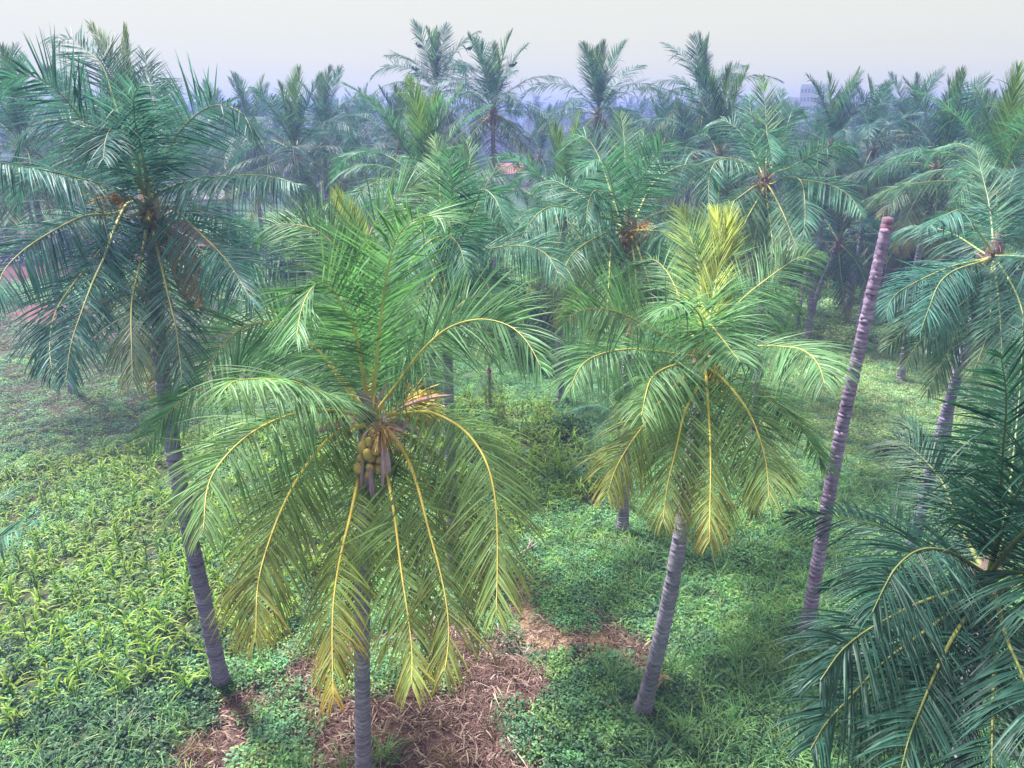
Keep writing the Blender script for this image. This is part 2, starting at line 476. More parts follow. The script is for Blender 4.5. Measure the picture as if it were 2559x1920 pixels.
def add_spathe(root, p, direc, kind=0, scl=1., roll=0.):
    d = Vector(direc).normalized()
    q = d.to_track_quat('Y', 'Z')
    o = obj("spathe", SPATHE[kind], root, p, scl=scl)
    o.rotation_euler = (q @ Matrix.Rotation(roll, 4, 'Y').to_quaternion()).to_euler()
    return o

def add_sheath(root, c, axis, size=1., seed=0, hi=True):
    """the fibrous head of the trunk with the old leaf bases round it"""
    r = np.random.RandomState(seed); g = Geo()
    c = np.asarray(c, float); ax = np.asarray(axis, float); ax = ax / np.linalg.norm(ax)
    tube(g, [c - ax * .55 * size, c - ax * .2 * size, c + ax * .15 * size, c + ax * .5 * size], np.array([.13, .19, .17, .06]) * size, 12, (1, .92, .98))
    n = 90 if hi else 30
    a = r.rand(n) * 2 * PI
    out = np.stack([np.cos(a), np.sin(a), np.zeros(n)], 1)
    P0 = c + out * .13 * size + ax * (r.rand(n, 1) - .6) * .7 * size
    D = norm(out * .7 + ax * (r.rand(n, 1) * 1.6 - .4) + r.randn(n, 3) * .3)
    tint = np.array((1.1, .9, .85))[None] * (1 + .3 * r.randn(n, 1))
    ribbons(g, P0, D, np.cross(D, ax), .16 * size + .22 * size * r.rand(n), .018 * size, 3, .9, tint, tint)
    nb = 9
    a = r.rand(nb) * 2 * PI
    out = np.stack([np.cos(a), np.sin(a), np.zeros(nb)], 1)
    P0 = c + out * .12 * size - ax * (.1 + .35 * r.rand(nb, 1)) * size
    D = norm(out + ax * (.35 + .6 * r.rand(nb, 1)))
    t2 = np.array((1.3, 1.1, 1.05))[None] * (1 + .2 * r.randn(nb, 1))
    ribbons(g, P0, D, np.cross(D, ax), .35 * size + .3 * size * r.rand(nb), .10 * size, 3, .5, t2, t2, fold=.5)
    return obj("fibre_sheath", g.mesh("fibre_sheath", [M_FIBRE]), root)

# ------------------------------------------------------------------ palms traced from the photograph
def traced_rachis(Cp, zc, px, sgn, Lt, zmax=3.6):
    """px points from the crown on; the depth along the frond is solved so that it has its real length"""
    pts = [Cp] + list(px)
    d2 = np.concatenate([[0], np.cumsum([math.dist(pts[i], pts[i + 1]) for i in range(len(pts) - 1)])])
    t = d2 / d2[-1]
    def build(k): return np.array([at(x, y, zc + sgn * k * (tt ** .85)) for (x, y), tt in zip(pts, t)])
    def ln(P): return np.linalg.norm(np.diff(P, axis=0), axis=1).sum()
    lo, hi = 0., zmax
    if sgn == 0 or ln(build(0)) >= Lt: return build(.15 if sgn else 0)
    if ln(build(hi)) < Lt: return build(hi)
    for _ in range(22):
        m = (lo + hi) / 2
        if ln(build(m)) < Lt: lo = m
        else: hi = m
    return build(lo)

def traced_palm(label, Cp, zc, base, fronds, seed=0, Lf=4.7, pairs=105, r0=.175, r1=.12, mid=None, nt=None, Lmax=1.0, group=None, name="coconut_palm", width=.030, tint=(1, 1, 1), segs=4, sheath=1., leaf=(1, 1, 1), cage=None):
    cw = at(Cp[0], Cp[1], zc)
    b = on_ground(*base) if len(base) == 2 else np.asarray(base, float)
    root = obj(name, None, None, b); tag(root, label, "coconut palm", group)
    root.empty_display_size = .3
    loc = cw - b
    P = [np.array([0, 0, -.15]), *( [np.asarray(mid) ] if mid is not None else [loc * .5 + np.array([-loc[0] * .12, 0, 0])] ), loc]
    obj("trunk", trunk_mesh(P, r0, r1, seed=seed, tint=tint), root)
    ax = norm(loc - P[-2])
    ax = norm(ax + np.array([0, 0, .6]))
    add_sheath(root, loc, ax, sheath, seed)
    r = random.Random(seed + 5)
    for i, f in enumerate(fronds):
        px, sgn, age = f[0], f[1], f[2]
        kw = dict(f[3]) if len(f) > 3 else {}
        L = kw.pop("L", Lf); lab = kw.pop("label", None)
        W = traced_rachis(Cp, zc, px, sgn, L)
        a = W[1] - W[0]
        W = W - b
        tw = kw.pop("twist", r.uniform(-.28, .28))
        tilt = kw.pop("tilt", .38)
        pr = kw.pop("pairs", pairs)
        Wt = W + b
        # tilt_cam wants world-space points
        rib, lg = frond_geo(Wt, age, pr, seed * 100 + i, tw, kw.pop("Lmax", Lmax), kw.pop("width", width), tilt_cam=tilt, segs=segs, leaf=leaf, cage=kw.pop('cage', cage), **kw)
        me = rib.mesh("midrib", [M_RIB], True); fo = obj("frond", me, root, tuple(-b))
        if lab: fo["label"] = lab
        elif kw.get("dry", 0) > .5: fo["label"] = "brown drying frond"
        le = obj("leaflets", lg.mesh("leaflets", [M_LEAF]), fo); le["kind"] = "stuff"
    return root, loc, b

# ------------------------------------------------------------------ library fronds, for the palms further off
ELEV = [86, 78, 68, 56, 42, 26, 8, -12, -34, -56]
def lib_rachis(e0, L, bend):
    n = 10; p = np.zeros(3); P = [p.copy()]; e = e0
    for i in range(n):
        t = (i + .5) / n
        e = e0 - bend * t ** 1.35
        e = max(e, -86)
        p = p + np.array([math.cos(R(e)), 0, math.sin(R(e))]) * L / n; P.append(p.copy())
    return np.array(P)
LIB = {}
def lib(lod):
    if lod in LIB: return LIB[lod]
    out = []
    for k, e in enumerate(ELEV):
        row = []
        for v in range(3):
            q = random.Random(k * 7 + v)
            age = [.05, .22, .35, .42, .5, .6, .7, .82, .93, 1.0][k]
            bend = [14, 30, 62, 88, 100, 92, 74, 56, 40, 24][k] * q.uniform(.7, 1.25)
            Pr = lib_rachis(e, [3.5, 3.8, 4.3, 4.6, 4.7, 4.7, 4.7, 4.6, 4.5, 4.4][k] * q.uniform(.9, 1.06), bend)
            Pr[:, 1] += np.linspace(0, 1, len(Pr)) ** 2 * q.uniform(-.5, .5)
            pairs, segs, fold, w = [(92, 4, .5, .033), (62, 3, .4, .045), (34, 2, 0, .075)][lod]
            rib, lg = frond_geo(Pr, age, pairs, k * 31 + v, q.uniform(-.4, .4), 1.0, w, segs=segs, fold=fold, hd=(1, 0, 0), dry=(.75 if (k == 9 and v == 1) else 0.),
                                close=(.5 if k == 0 else .15 if k == 1 else 0), ribw=.9, leaf=[(1, 1, .95), (.50, .58, .80), (.30, .38, .72)][lod])  # further palms darker and bluer: distant shade and haze put into leaf colour
            if lod == 0:
                row.append((rib.mesh("midrib", [M_RIB], True), lg.mesh("leaflets", [M_LEAF])))
            else:
                g = Geo()
                for gg, mi in ((rib, 1), (lg, 0)):
                    off = g.n
                    for V in gg.V: g.V.append(V)
                    g.C += gg.C; g.n += gg.n
                    for Q in gg.Q: g.Q.append(Q + off); g.qm.append(np.full(len(Q), mi))
                    for Q in gg.T: g.T.append(Q + off); g.tm.append(np.full(len(Q), mi))
                row.append((g.mesh("frond", [M_LEAF, M_RIB]), None))
        out.append(row)
    LIB[lod] = out
    return out

def generic_palm(label, crown, base, lod=1, scl=1.0, nf=25, seed=0, group=None, r0=.16, emax=0, old=1.0, nuts=None, tint=(1, 1, 1), name="coconut_palm", lean=None):
    r = random.Random(seed * 13 + 1)
    L = lib(lod)
    b = np.asarray(base, float); cw = np.asarray(crown, float); loc = cw - b
    root = obj(name, None, None, b); tag(root, label, "coconut palm", group); root.empty_display_size = .3
    P = [np.array([0, 0, -.1]), loc * .5 + np.array([r.uniform(-.25, .25) - loc[0] * .15, r.uniform(-.2, .2), 0]), loc]
    obj("trunk", trunk_mesh(P, r0, r0 * .68, seed=seed, sides=10 if lod else 12, detail=(lod < 2), tint=tint, ring=.085 if lod == 0 else .14), root)
    if lod < 2: add_sheath(root, loc, norm(np.array([loc[0] * .1, loc[1] * .1, 1])), scl * 1.1, seed, lod == 0)
    az0 = r.uniform(0, 6.28)
    for i in range(nf):
        f = i / (nf - 1) * old
        k = min(9, int((f ** .92) * 9.99))
        v = r.randrange(3)
        me, le = L[k][v]
        az = az0 + i * 2.39996 + r.uniform(-.25, .25)
        o = obj("frond", me, root, loc + np.array([0, 0, .12 * (1 - f)]) * scl, (r.uniform(-.12, .12), r.uniform(-.12, .12), az), scl * r.uniform(.88, 1.08))
        if le:
            q = obj("leaflets", le, o); q["kind"] = "stuff"
    if nuts and lod < 2:
        for q in range(2):
            a = r.uniform(PI, 2 * PI)
            add_nuts(root, loc + np.array([math.cos(a) * .35, math.sin(a) * .35, -.35]) * scl, nuts[1], .17, nuts[0], seed + q, .9)
    return root

def gp(x, y, z, label, base=None, **k):
    """crown at the photo's place, z metres off; base given as a ground point or below the crown"""
    c = at(x, y, z)
    b = on_ground(*base) if base is not None else np.array([c[0] + k.pop("dx", 0.0), c[1], 0.])
    return generic_palm(label, c, b, **k)

# ================================================================== THE SETTING
# ground regions in world coordinates, from the ground points of the photograph
def gpoly(pts): return np.array([on_ground(x, y)[:2] for x, y in pts])
def inside(poly, X, Y):
    c = np.zeros(X.shape, bool); n = len(poly); j = n - 1
    for i in range(n):
        xi, yi = poly[i]; xj, yj = poly[j]
        hit = ((yi > Y) != (yj > Y)) & (X < (xj - xi) * (Y - yi) / (yj - yi + 1e-12) + xi)
        c ^= hit; j = i
    return c
_rs = np.random.RandomState(5)
_perm = _rs.rand(256, 256)
def vnoise(X, Y, s):
    x = X / s; y = Y / s
    xi = np.floor(x).astype(int); yi = np.floor(y).astype(int); fx = x - xi; fy = y - yi
    fx = fx * fx * (3 - 2 * fx); fy = fy * fy * (3 - 2 * fy)
    g = lambda a, b: _perm[a % 256, b % 256]
    return (g(xi, yi) * (1 - fx) + g(xi + 1, yi) * fx) * (1 - fy) + (g(xi, yi + 1) * (1 - fx) + g(xi + 1, yi + 1) * fx) * fy
def fbm(X, Y, s): return .5 * vnoise(X, Y, s) + .3 * vnoise(X + 31, Y + 7, s / 2.1) + .2 * vnoise(X + 3, Y + 57, s / 4.3)

R_CORN = gpoly([(-700, 1215), (0, 1185), (300, 1120), (620, 1080), (1000, 1035), (1180, 985), (1350, 1020), (1500, 1170), (1480, 1255), (1330, 1290), (1230, 1370), (1050, 1420), (820, 1500), (740, 1580), (600, 1625), (520, 1720), (250, 1770), (0, 1830), (-800, 1900)])
R_SOIL = gpoly([(300, 2300), (430, 1840), (540, 1720), (800, 1600), (1060, 1560), (1180, 1500), (1300, 1600), (1400, 1680), (1330, 1760), (1300, 1820), (1250, 1930), (1240, 2300)])
R_PATH = gpoly([(1270, 1420), (1310, 1420), (1350, 1500), (1400, 1545), (1470, 1510), (1540, 1570), (1640, 1660), (1560, 1680), (1480, 1620), (1380, 1600), (1300, 1590), (1220, 1600), (1290, 1520)])
R_TALL = gpoly([(1480, 1330), (1620, 1300), (1930, 1160), (2150, 1210), (2400, 1330), (2559, 1380), (3300, 1500), (3300, 2600), (1180, 2600), (1240, 1950), (1330, 1800), (1620, 1700), (1560, 1500)])
R_TURF = gpoly([(1780, 1130), (1840, 980), (1930, 860), (1990, 790), (2300, 745), (3200, 740), (3400, 1300), (2450, 1330), (2150, 1215), (1950, 1150)])
R_DRY = gpoly([(-1500, 800), (0, 790), (380, 740), (620, 770), (700, 950), (560, 1070), (300, 1110), (0, 1180), (-900, 1220)])
R_RED = gpoly([(-1500, 560), (60, 570), (330, 590), (480, 570), (620, 600), (470, 640), (240, 690), (0, 720), (-1500, 760)])
R_REDB = gpoly([(60, 765), (150, 752), (240, 765), (230, 805), (140, 815), (50, 800)])
R_FG = gpoly([(250, 1760), (560, 1720), (700, 1790), (640, 2300), (-900, 2300), (-900, 1900), (0, 1830)])
R_PINK = gpoly([(1180, 455), (1290, 448), (1460, 446), (1480, 470), (1330, 478), (1200, 480)])

C_WEED = np.array((.08, .17, .10)); C_SOIL = np.array((.155, .088, .085)); C_CORNS = np.array((.075, .085, .055))
C_TURF = np.array((.17, .22, .09)); C_DRYC = np.array((.115, .118, .075)); C_RED = np.array((.20, .085, .095)); C_STR = np.array((.30, .205, .135))

def ground_col(X, Y):
    c = np.broadcast_to(C_WEED * .75, X.shape + (3,)).copy()
    n = fbm(X, Y, 6.0)
    c *= (0.75 + .5 * n)[..., None]
    def put(poly, col, jit=.9, soft=1.0):
        jx = (fbm(X + 90, Y, 2.2) - .5) * jit * 2.5; jy = (fbm(X, Y + 70, 2.2) - .5) * jit * 2.5
        m = inside(poly, X + jx, Y + jy)
        k = .8 + .4 * vnoise(X, Y, 1.1)
        c[m] = c[m] * (1 - soft) + (col * k[m][:, None]) * soft
    put(R_TURF, C_TURF * .7); put(R_CORN, C_CORNS); put(R_DRY, C_DRYC * .8); put(R_RED, C_RED * .7); put(R_REDB, C_RED)
    put(R_PINK, np.array((.26, .15, .16)), 3.0)
    put(R_TALL, C_WEED * .6); put(R_FG, C_WEED * .5); put(R_SOIL, C_SOIL); put(R_PATH, C_STR, .5)  # foreground ground also dimmed, darkening of the view's corners put into colour
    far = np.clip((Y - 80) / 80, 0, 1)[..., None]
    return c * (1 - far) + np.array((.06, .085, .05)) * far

def grid(xs, ys, bump):
    X, Y = np.meshgrid(xs, ys)
    Z = (fbm(X, Y, 3.0) - .5) * bump + (vnoise(X, Y, .5) - .5) * bump * .35
    V = np.stack([X, Y, Z], -1).reshape(-1, 3); nx = len(xs)
    i = np.arange(len(ys) - 1)[:, None] * nx; j = np.arange(nx - 1)[None]
    Q = np.stack([i + j, i + j + 1, i + nx + j + 1, i + nx + j], -1).reshape(-1, 4)
    return V, Q, ground_col(X, Y).reshape(-1, 3)
xs = np.concatenate([[-2200, -900, -400, -200, -120, -80], np.arange(-50, -24, 1.5), np.arange(-24, 24, .22), np.arange(24, 51, 1.5), [80, 120, 200, 400, 900, 2200]])
ys = np.concatenate([[-60, -20, 0], np.arange(4, 34, .22), np.arange(34, 60, .7), np.arange(60, 180, 4), [220, 300, 450, 700, 1200, 2200]])
M_GROUND, n_, l_, b_ = new_mat("ground soil", .95, .1)
_a = n_.new("ShaderNodeAttribute"); _a.attribute_name = "tint"
_g = n_.new("ShaderNodeNewGeometry")
_n1 = n_.new("ShaderNodeTexNoise"); _n1.inputs["Scale"].default_value = 7; _n1.inputs["Detail"].default_value = 10; _n1.inputs["Roughness"].default_value = .7
l_.new(_g.outputs["Position"], _n1.inputs["Vector"])
_m = n_.new("ShaderNodeMapRange"); _m.inputs[1].default_value = .3; _m.inputs[2].default_value = .7; _m.inputs[3].default_value = .5; _m.inputs[4].default_value = 1.5
l_.new(_n1.outputs[0], _m.inputs[0])
_v = n_.new("ShaderNodeVectorMath"); _v.operation = 'SCALE'
l_.new(_a.outputs["Color"], _v.inputs[0]); l_.new(_m.outputs[0], _v.inputs["Scale"]); l_.new(_v.outputs[0], b_.inputs["Base Color"])
_b = n_.new("ShaderNodeBump"); _b.inputs["Strength"].default_value = .8; _b.inputs["Distance"].default_value = .05
l_.new(_n1.outputs[0], _b.inputs["Height"]); l_.new(_b.outputs[0], b_.inputs["Normal"])
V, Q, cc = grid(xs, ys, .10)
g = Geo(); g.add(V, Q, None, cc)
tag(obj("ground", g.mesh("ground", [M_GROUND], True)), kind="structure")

# concrete path running off behind the left palm
pp = [on_ground(x, y)[:2] for x, y in ((-500, 735), (-120, 680), (0, 658), (100, 638), (215, 617), (330, 600), (450, 583), (560, 566))]
P3, _ = catmull([(p[0], p[1], 0) for p in pp], 40)
T_, B_, N_ = frames(P3, (0, 1, 0)); W_ = norm(np.cross(T_, [0, 0, 1.]))
g = Geo(); V = []
for a, z in ((-1.15, .02), (-1.1, .13), (1.1, .13), (1.15, .02)): V.append(P3 + W_ * a + np.array([0, 0, z]))
V = np.stack(V, 1).reshape(-1, 3); i = np.arange(39)[:, None] * 4; j = np.arange(3)[None]
g.add(V, np.stack([i + j, i + j + 1, i + 4 + j + 1, i + 4 + j], -1).reshape(-1, 4), None, (.36, .34, .38))
tag(obj("path", g.mesh("path", [M_PAINT])), kind="structure")

# ------------------------------------------------------------------ scatter (geometry nodes)
PROTO = {}
def proto(key, meshes):
    col = bpy.data.collections.new("source_" + key)
    for i, me in enumerate(meshes):
        o = bpy.data.objects.new("%s_%02d" % (key, i), me); col.objects.link(o)
    PROTO[key] = (col, len(meshes)); return col

def scatter(name, key, P, scl, label=None, rz=None, tilt=.15, seed=0):
    r = np.random.RandomState(seed); col, n = PROTO[key]; P = np.asarray(P, np.float32); m = len(P)
    me = bpy.data.meshes.new(name); me.vertices.add(m); me.vertices.foreach_set("co", P.ravel())
    rot = np.stack([r.randn(m) * tilt, r.randn(m) * tilt, r.rand(m) * 6.283], 1).astype(np.float32)
    a = me.attributes.new("rot", 'FLOAT_VECTOR', 'POINT'); a.data.foreach_set("vector", rot.ravel())
    a = me.attributes.new("scl", 'FLOAT', 'POINT'); a.data.foreach_set("value", np.broadcast_to(scl, (m,)).astype(np.float32))
    a = me.attributes.new("pick", 'INT', 'POINT'); a.data.foreach_set("value", r.randint(0, n, m).astype(np.int32))
    o = obj(name, me); o["kind"] = "stuff"
    if label: o["label"] = label
    ng = bpy.data.node_groups.new(name, "GeometryNodeTree")
    ng.interface.new_socket("Geometry", in_out='INPUT', socket_type='NodeSocketGeometry')
    ng.interface.new_socket("Geometry", in_out='OUTPUT', socket_type='NodeSocketGeometry')
    N, Lk = ng.nodes, ng.links
    gi, go = N.new("NodeGroupInput"), N.new("NodeGroupOutput")
    ci = N.new("GeometryNodeCollectionInfo"); ci.inputs[0].default_value = col; ci.inputs["Separate Children"].default_value = True; ci.inputs["Reset Children"].default_value = True
    ip = N.new("GeometryNodeInstanceOnPoints"); ip.inputs["Pick Instance"].default_value = True
    def attr(nm, ty):
        q = N.new("GeometryNodeInputNamedAttribute"); q.data_type = ty; q.inputs[0].default_value = nm
        return [s for s in q.outputs if s.enabled and s.name == "Attribute"][0]
    Lk.new(gi.outputs[0], ip.inputs["Points"]); Lk.new(ci.outputs[0], ip.inputs["Instance"])
    Lk.new(attr("pick", 'INT'), ip.inputs["Instance Index"])
    e2r = N.new("FunctionNodeEulerToRotation"); Lk.new(attr("rot", 'FLOAT_VECTOR'), e2r.inputs[0]); Lk.new(e2r.outputs[0], ip.inputs["Rotation"])
    Lk.new(attr("scl", 'FLOAT'), ip.inputs["Scale"])
    Lk.new(ip.outputs[0], go.inputs[0])
    md = o.modifiers.new("scatter", 'NODES'); md.node_group = ng
    return o

def leafy(seed, n, rad, h, ll, w, col, cvar=.2, upright=.4, segs=2):
    r = np.random.RandomState(seed); g = Geo()
    a = r.rand(n) * 6.283; q = rad * np.sqrt(r.rand(n))
    z = h * r.rand(n) ** .7 * (1 - .5 * (q / rad) ** 2)
    P = np.stack([q * np.cos(a), q * np.sin(a), z], 1)
    b = r.rand(n) * 6.283
    D = norm(np.stack([np.cos(b), np.sin(b), upright * (r.rand(n) * 1.6 - .2)], 1))
    W = norm(np.cross(D, np.array([0, 0, 1.])[None] + r.randn(n, 3) * .35))
    c = np.asarray(col)[None] * (1 + cvar * r.randn(n, 1)) * (1 + .06 * r.randn(n, 3))
    c = np.clip(c, .01, .9)
    ribbons(g, P, D, W, ll * (.6 + .7 * r.rand(n)), w, segs, .5, c, c * 1.1, wprof=lambda t: math.sin(PI * min(.97, .12 + t * .86)) + .05)
    return g.mesh("leaves", [M_WEED])
def tuft(seed, n, h, w, col, cvar=.15, droop=1.2, spread=.5, segs=4, mat=None, tip=None, rad=.06):
    r = np.random.RandomState(seed); g = Geo()
    a = r.rand(n) * 6.283
    P = np.stack([rad * np.cos(a) * r.rand(n), rad * np.sin(a) * r.rand(n), np.zeros(n)], 1)
    e = spread * (.3 + .9 * r.rand(n))
    D = norm(np.stack([np.cos(a) * e, np.sin(a) * e, np.ones(n)], 1))
    W = norm(np.cross(D, np.array([0, 0, 1.])[None] + r.randn(n, 3) * .2))
    c = np.clip(np.asarray(col)[None] * (1 + cvar * r.randn(n, 1)), .01, .9)
    cb = c * 1.15 if tip is None else c * .3 + np.asarray(tip) * .7
    ribbons(g, P, D, W, h * (.6 + .6 * r.rand(n)), w, segs, droop * (.6 + .8 * r.rand(n)), c, cb)
    return g.mesh("tuft", [mat or M_WEED])

proto("weed", [leafy(i, 130, .34, .18 + .05 * (i % 3), .07, .034, c) for i, c in enumerate([(.15, .33, .15), (.20, .37, .14), (.11, .26, .14), (.26, .38, .14), (.14, .33, .19)])])
proto("turf", [leafy(20 + i, 120, .36, .12, .075, .032, c) for i, c in enumerate([(.36, .47, .24), (.29, .43, .24), (.38, .49, .23), (.22, .37, .22)])])
proto("dry", [leafy(30 + i, 90, .36, .14, .10, .022, c, .25) for i, c in enumerate([(.11, .155, .09), (.16, .16, .12), (.08, .14, .09), (.18, .16, .13)])])
proto("grass", [tuft(40 + i, 22, .62, .022, c, droop=1.5) for i, c in enumerate([(.16, .33, .15), (.20, .37, .17), (.12, .26, .13), (.25, .37, .14)])])
proto("drygrass", [tuft(50 + i, 18, .55, .020, c, droop=1.7) for i, c in enumerate([(.20, .14, .11), (.26, .19, .14)])])
proto("sprig", [leafy(60 + i, 60, .26, .34, .10, .055, c, upright=.8) for i, c in enumerate([(.05, .125, .065), (.065, .15, .075), (.04, .10, .06)])])  # dimmed greens, darkening of the view's lower corners put into leaf colour

def straw_mesh(seed, n=26):
    r = np.random.RandomState(seed); g = Geo()
    for i in range(n):
        a = r.rand() * 6.28; p = np.array([r.randn() * .3, r.randn() * .3, .012 + .04 * r.rand()]); L_ = .12 + .38 * r.rand()
        d = np.array([math.cos(a), math.sin(a), 0]); k = np.array([-d[1], d[0], 0]) * r.randn() * .07
        P = [p, p + d * L_ * .5 + k + [0, 0, .03 * r.rand()], p + d * L_ + [0, 0, .02 * r.rand()]]
        c = np.array([(.28, .20, .18), (.20, .13, .125), (.42, .34, .31), (.14, .09, .09), (.12, .075, .075)][r.randint(5)])
        if r.rand() < .6: tube(g, P, [.006, .007, .003], 3, c, cap=False)
        else: ribbons(g, np.array([p]), np.array([d + [0, 0, .25]]), np.array([[-d[1], d[0], .3]]), L_, .028, 4, 1.0, c, c * 1.2)
    return g.mesh("straw", [M_STRAW])
proto("straw", [straw_mesh(i) for i in range(6)])

def corn_mesh(seed, h=.5):
    r = np.random.RandomState(seed); g = Geo(); n = 7 + r.randint(3)
    a = np.arange(n) * 2.7 + r.randn(n) * .4
    z = np.linspace(.04, h * .72, n)
    tube(g, [(0, 0, 0), (.01, 0, h * .4), (0, .01, h * .8)], [.014, .011, .005], 5, (.10, .18, .05))
    P = np.stack([np.zeros(n), np.zeros(n), z], 1)
    up = 1.1 + 1.9 * (z / h)
    D = norm(np.stack([np.cos(a), np.sin(a), up], 1))
    W = norm(np.cross(D, [0, 0, 1.]))
    k = (1 + .14 * r.randn(n, 1))
    c = np.array((.155, .31, .03))[None] * k
    ribbons(g, P, D, W, h * (.62 + .3 * r.rand(n)), .045, 6, 1.6 + .5 * r.rand(n), c, np.array((.34, .42, .05))[None] * k, fold=.3, wprof=lambda t: min(1, .5 + 3 * t) * (1 - t ** 2.5) + .02)
    return g.mesh("corn_plant", [M_CORN])
CORN = [corn_mesh(i, .44 + .05 * (i % 5)) for i in range(9)]
proto("corn", CORN)

def cand(x0, x1, y0, y1, d, seed):
    r = np.random.RandomState(seed)
    X, Y = np.meshgrid(np.arange(x0, x1, d), np.arange(y0, y1, d))
    X = X + (r.rand(*X.shape) - .5) * d * .95; Y = Y + (r.rand(*Y.shape) - .5) * d * .95
    X, Y = X.ravel(), Y.ravel()
    px, py, z = proj(np.stack([X, Y, np.zeros_like(X)], 1))
    ok = (px > -180) & (px < 2740) & (py < 2080) & (z > 1)
    return X[ok], Y[ok], r
def jit(X, Y, a=1.0):
    return X + (fbm(X + 90, Y, 2.2) - .5) * 2.5 * a, Y + (fbm(X, Y + 70, 2.2) - .5) * 2.5 * a
def pts(X, Y, m, z=0.): return np.stack([X[m], Y[m], np.full(m.sum(), z)], 1)

# corn: the 300 plants that show largest are individuals, the rest one mass
X, Y, r = cand(-22, 6, 8, 36, .36, 1)
jx, jy = jit(X, Y, .7); m = inside(R_CORN, jx, jy) & (r.rand(len(X)) < .66 + .9 * (fbm(X, Y, 1.8) - .35)) & ((fbm(X + 50, Y + 9, 3.0) > .34) | (X > -3))
CX, CY = X[m], Y[m]
px, py, z = proj(np.stack([CX, CY, np.zeros_like(CX)], 1))
vis = (px > 0) & (px < 2559) & (py < 1915)
# plants behind the big palm's crown show nothing, so they are not among the 300
hid = (px > 560) & (px < 1260) & (py > 1080) & (py < 1650)
order = np.argsort(np.where(vis & ~hid, z, 1e6))
CS = np.random.RandomState(3).uniform(.8, 1.3, len(CX))
first = order[:300]; rest = order[300:]
rr_ = random.Random(4)
for q in first:
    o = obj("corn_plant", CORN[rr_.randrange(9)], None, (CX[q], CY[q], -.02), (rr_.uniform(-.1, .1), rr_.uniform(-.1, .1), rr_.uniform(0, 6.28)), CS[q])
    tag(o, "knee high bright green corn plant in the field left of the big palm", "corn plant", "corn plants in the left field")
scatter("corn_field", "corn", np.stack([CX[rest], CY[rest], np.full(len(rest), -.02)], 1), CS[rest], "bright green young corn filling the field", seed=2)

# weeds under and round everything near
def region(X, Y, a=1.0):
    jx, jy = jit(X, Y, a)
    q = np.random.RandomState(len(X)); s2 = np.clip(Y / 14, .3, 3)
    hx = jx + q.randn(len(X)) * .8 * s2 + (fbm(X + 5, Y, 5) - .5) * 6; hy = jy + q.randn(len(X)) * .8 * s2 + (fbm(X, Y + 15, 5) - .5) * 6
    return {k: inside(p, *((hx, hy) if k in ("turf", "dry", "tall", "fg") else (jx, jy))) for k, p in (("corn", R_CORN), ("soil", R_SOIL), ("path", R_PATH), ("tall", R_TALL), ("turf", R_TURF), ("dry", R_DRY), ("red", R_RED), ("redb", R_REDB), ("fg", R_FG))}
X, Y, r = cand(-26, 26, 7, 40, .27, 7); rg = region(X, Y); rnd_ = r.rand(len(X)); nn = fbm(X, Y, 1.6)
bare = rg["soil"] | rg["path"]
wd = ~(bare | rg["turf"] | rg["dry"] | rg["red"] | rg["redb"])
nearness = np.clip((Y - 9.5) / 5.5, 0, 1)
undimmed = (np.random.RandomState(4).rand(len(X)) < .25 + .75 * nearness) & ~rg["fg"]  # bright weeds thin out near the camera, lower edge darkening put into colour
m = wd & undimmed & (rnd_ < np.where(rg["corn"], .16 + .5 * (nn > .55), .95)) | (bare & (nn > .66) & (rnd_ < .6)) | (rg["turf"] & (rnd_ < .08)) | (rg["dry"] & (rnd_ < .22))
msp = wd & ~undimmed & (rnd_ < .8)
scatter("dark_weeds", "sprig", pts(X, Y, msp), .7 + .6 * nn[msp], "green weeds dimmed in colour towards the foreground corners", seed=11)
scatter("weeds", "weed", pts(X, Y, m), .75 + .7 * nn[m], "low leafy green weeds covering the ground", seed=1)
m = rg["turf"] & (rnd_ < .97)
scatter("turf", "turf", pts(X, Y, m), .8 + .6 * nn[m], "low yellow green ground cover on the right field", seed=2)
m = (rg["dry"] & (rnd_ < .9)) | (rg["corn"] & (rnd_ < .12))
scatter("dry_grass", "dry", pts(X, Y, m), .8 + .5 * nn[m], "greyish brown grass on the left", seed=3)
X, Y, r = cand(-14, 22, 7, 26, .33, 8); rg = region(X, Y); rnd_ = r.rand(len(X)); nn = fbm(X, Y, 1.3); n2 = fbm(X + 11, Y + 40, 3.2)
m = (rg["tall"] & (rnd_ < .50 + 1.4 * (n2 - .4))) | (rg["fg"] & (rnd_ < .55) & ~rg["soil"]) | ((rg["soil"] & (nn > .67) & (rnd_ < .6)))
m &= ~rg["path"]
scatter("tall_grass", "grass", pts(X, Y, m), .7 + .8 * nn[m], "tall arching grass tufts", seed=4)
m = ((rg["tall"] | rg["fg"]) & (rnd_ > .90) & (Y < 12.5)) | (rg["soil"] & (rnd_ > .95))
scatter("brown_grass", "drygrass", pts(X, Y, m), .7 + .7 * nn[m], "withered brown grass tufts", seed=5)
m = (rg["fg"] & (rnd_ > .45) & ~rg["soil"]) | (rg["tall"] & (rnd_ > .80)) | (rg["corn"] & (Y < 15) & (rnd_ > .8))
scatter("undergrowth", "sprig", pts(X, Y, m), .7 + .7 * nn[m], "broad leaved undergrowth, corner darkening put into its green", seed=6)
X, Y, r = cand(-8, 8, 7, 20, .26, 9); rg = region(X, Y); rnd_ = r.rand(len(X)); nn = fbm(X, Y, 1.6)
m = (rg["soil"] | rg["path"]) & (rnd_ < .62) & (nn < .68) | (rg["fg"] & (rnd_ < .08))
scatter("straw", "straw", pts(X, Y, m, .03), .8 + .5 * nn[m], "dry stalks and straw strewn over red soil", seed=7)
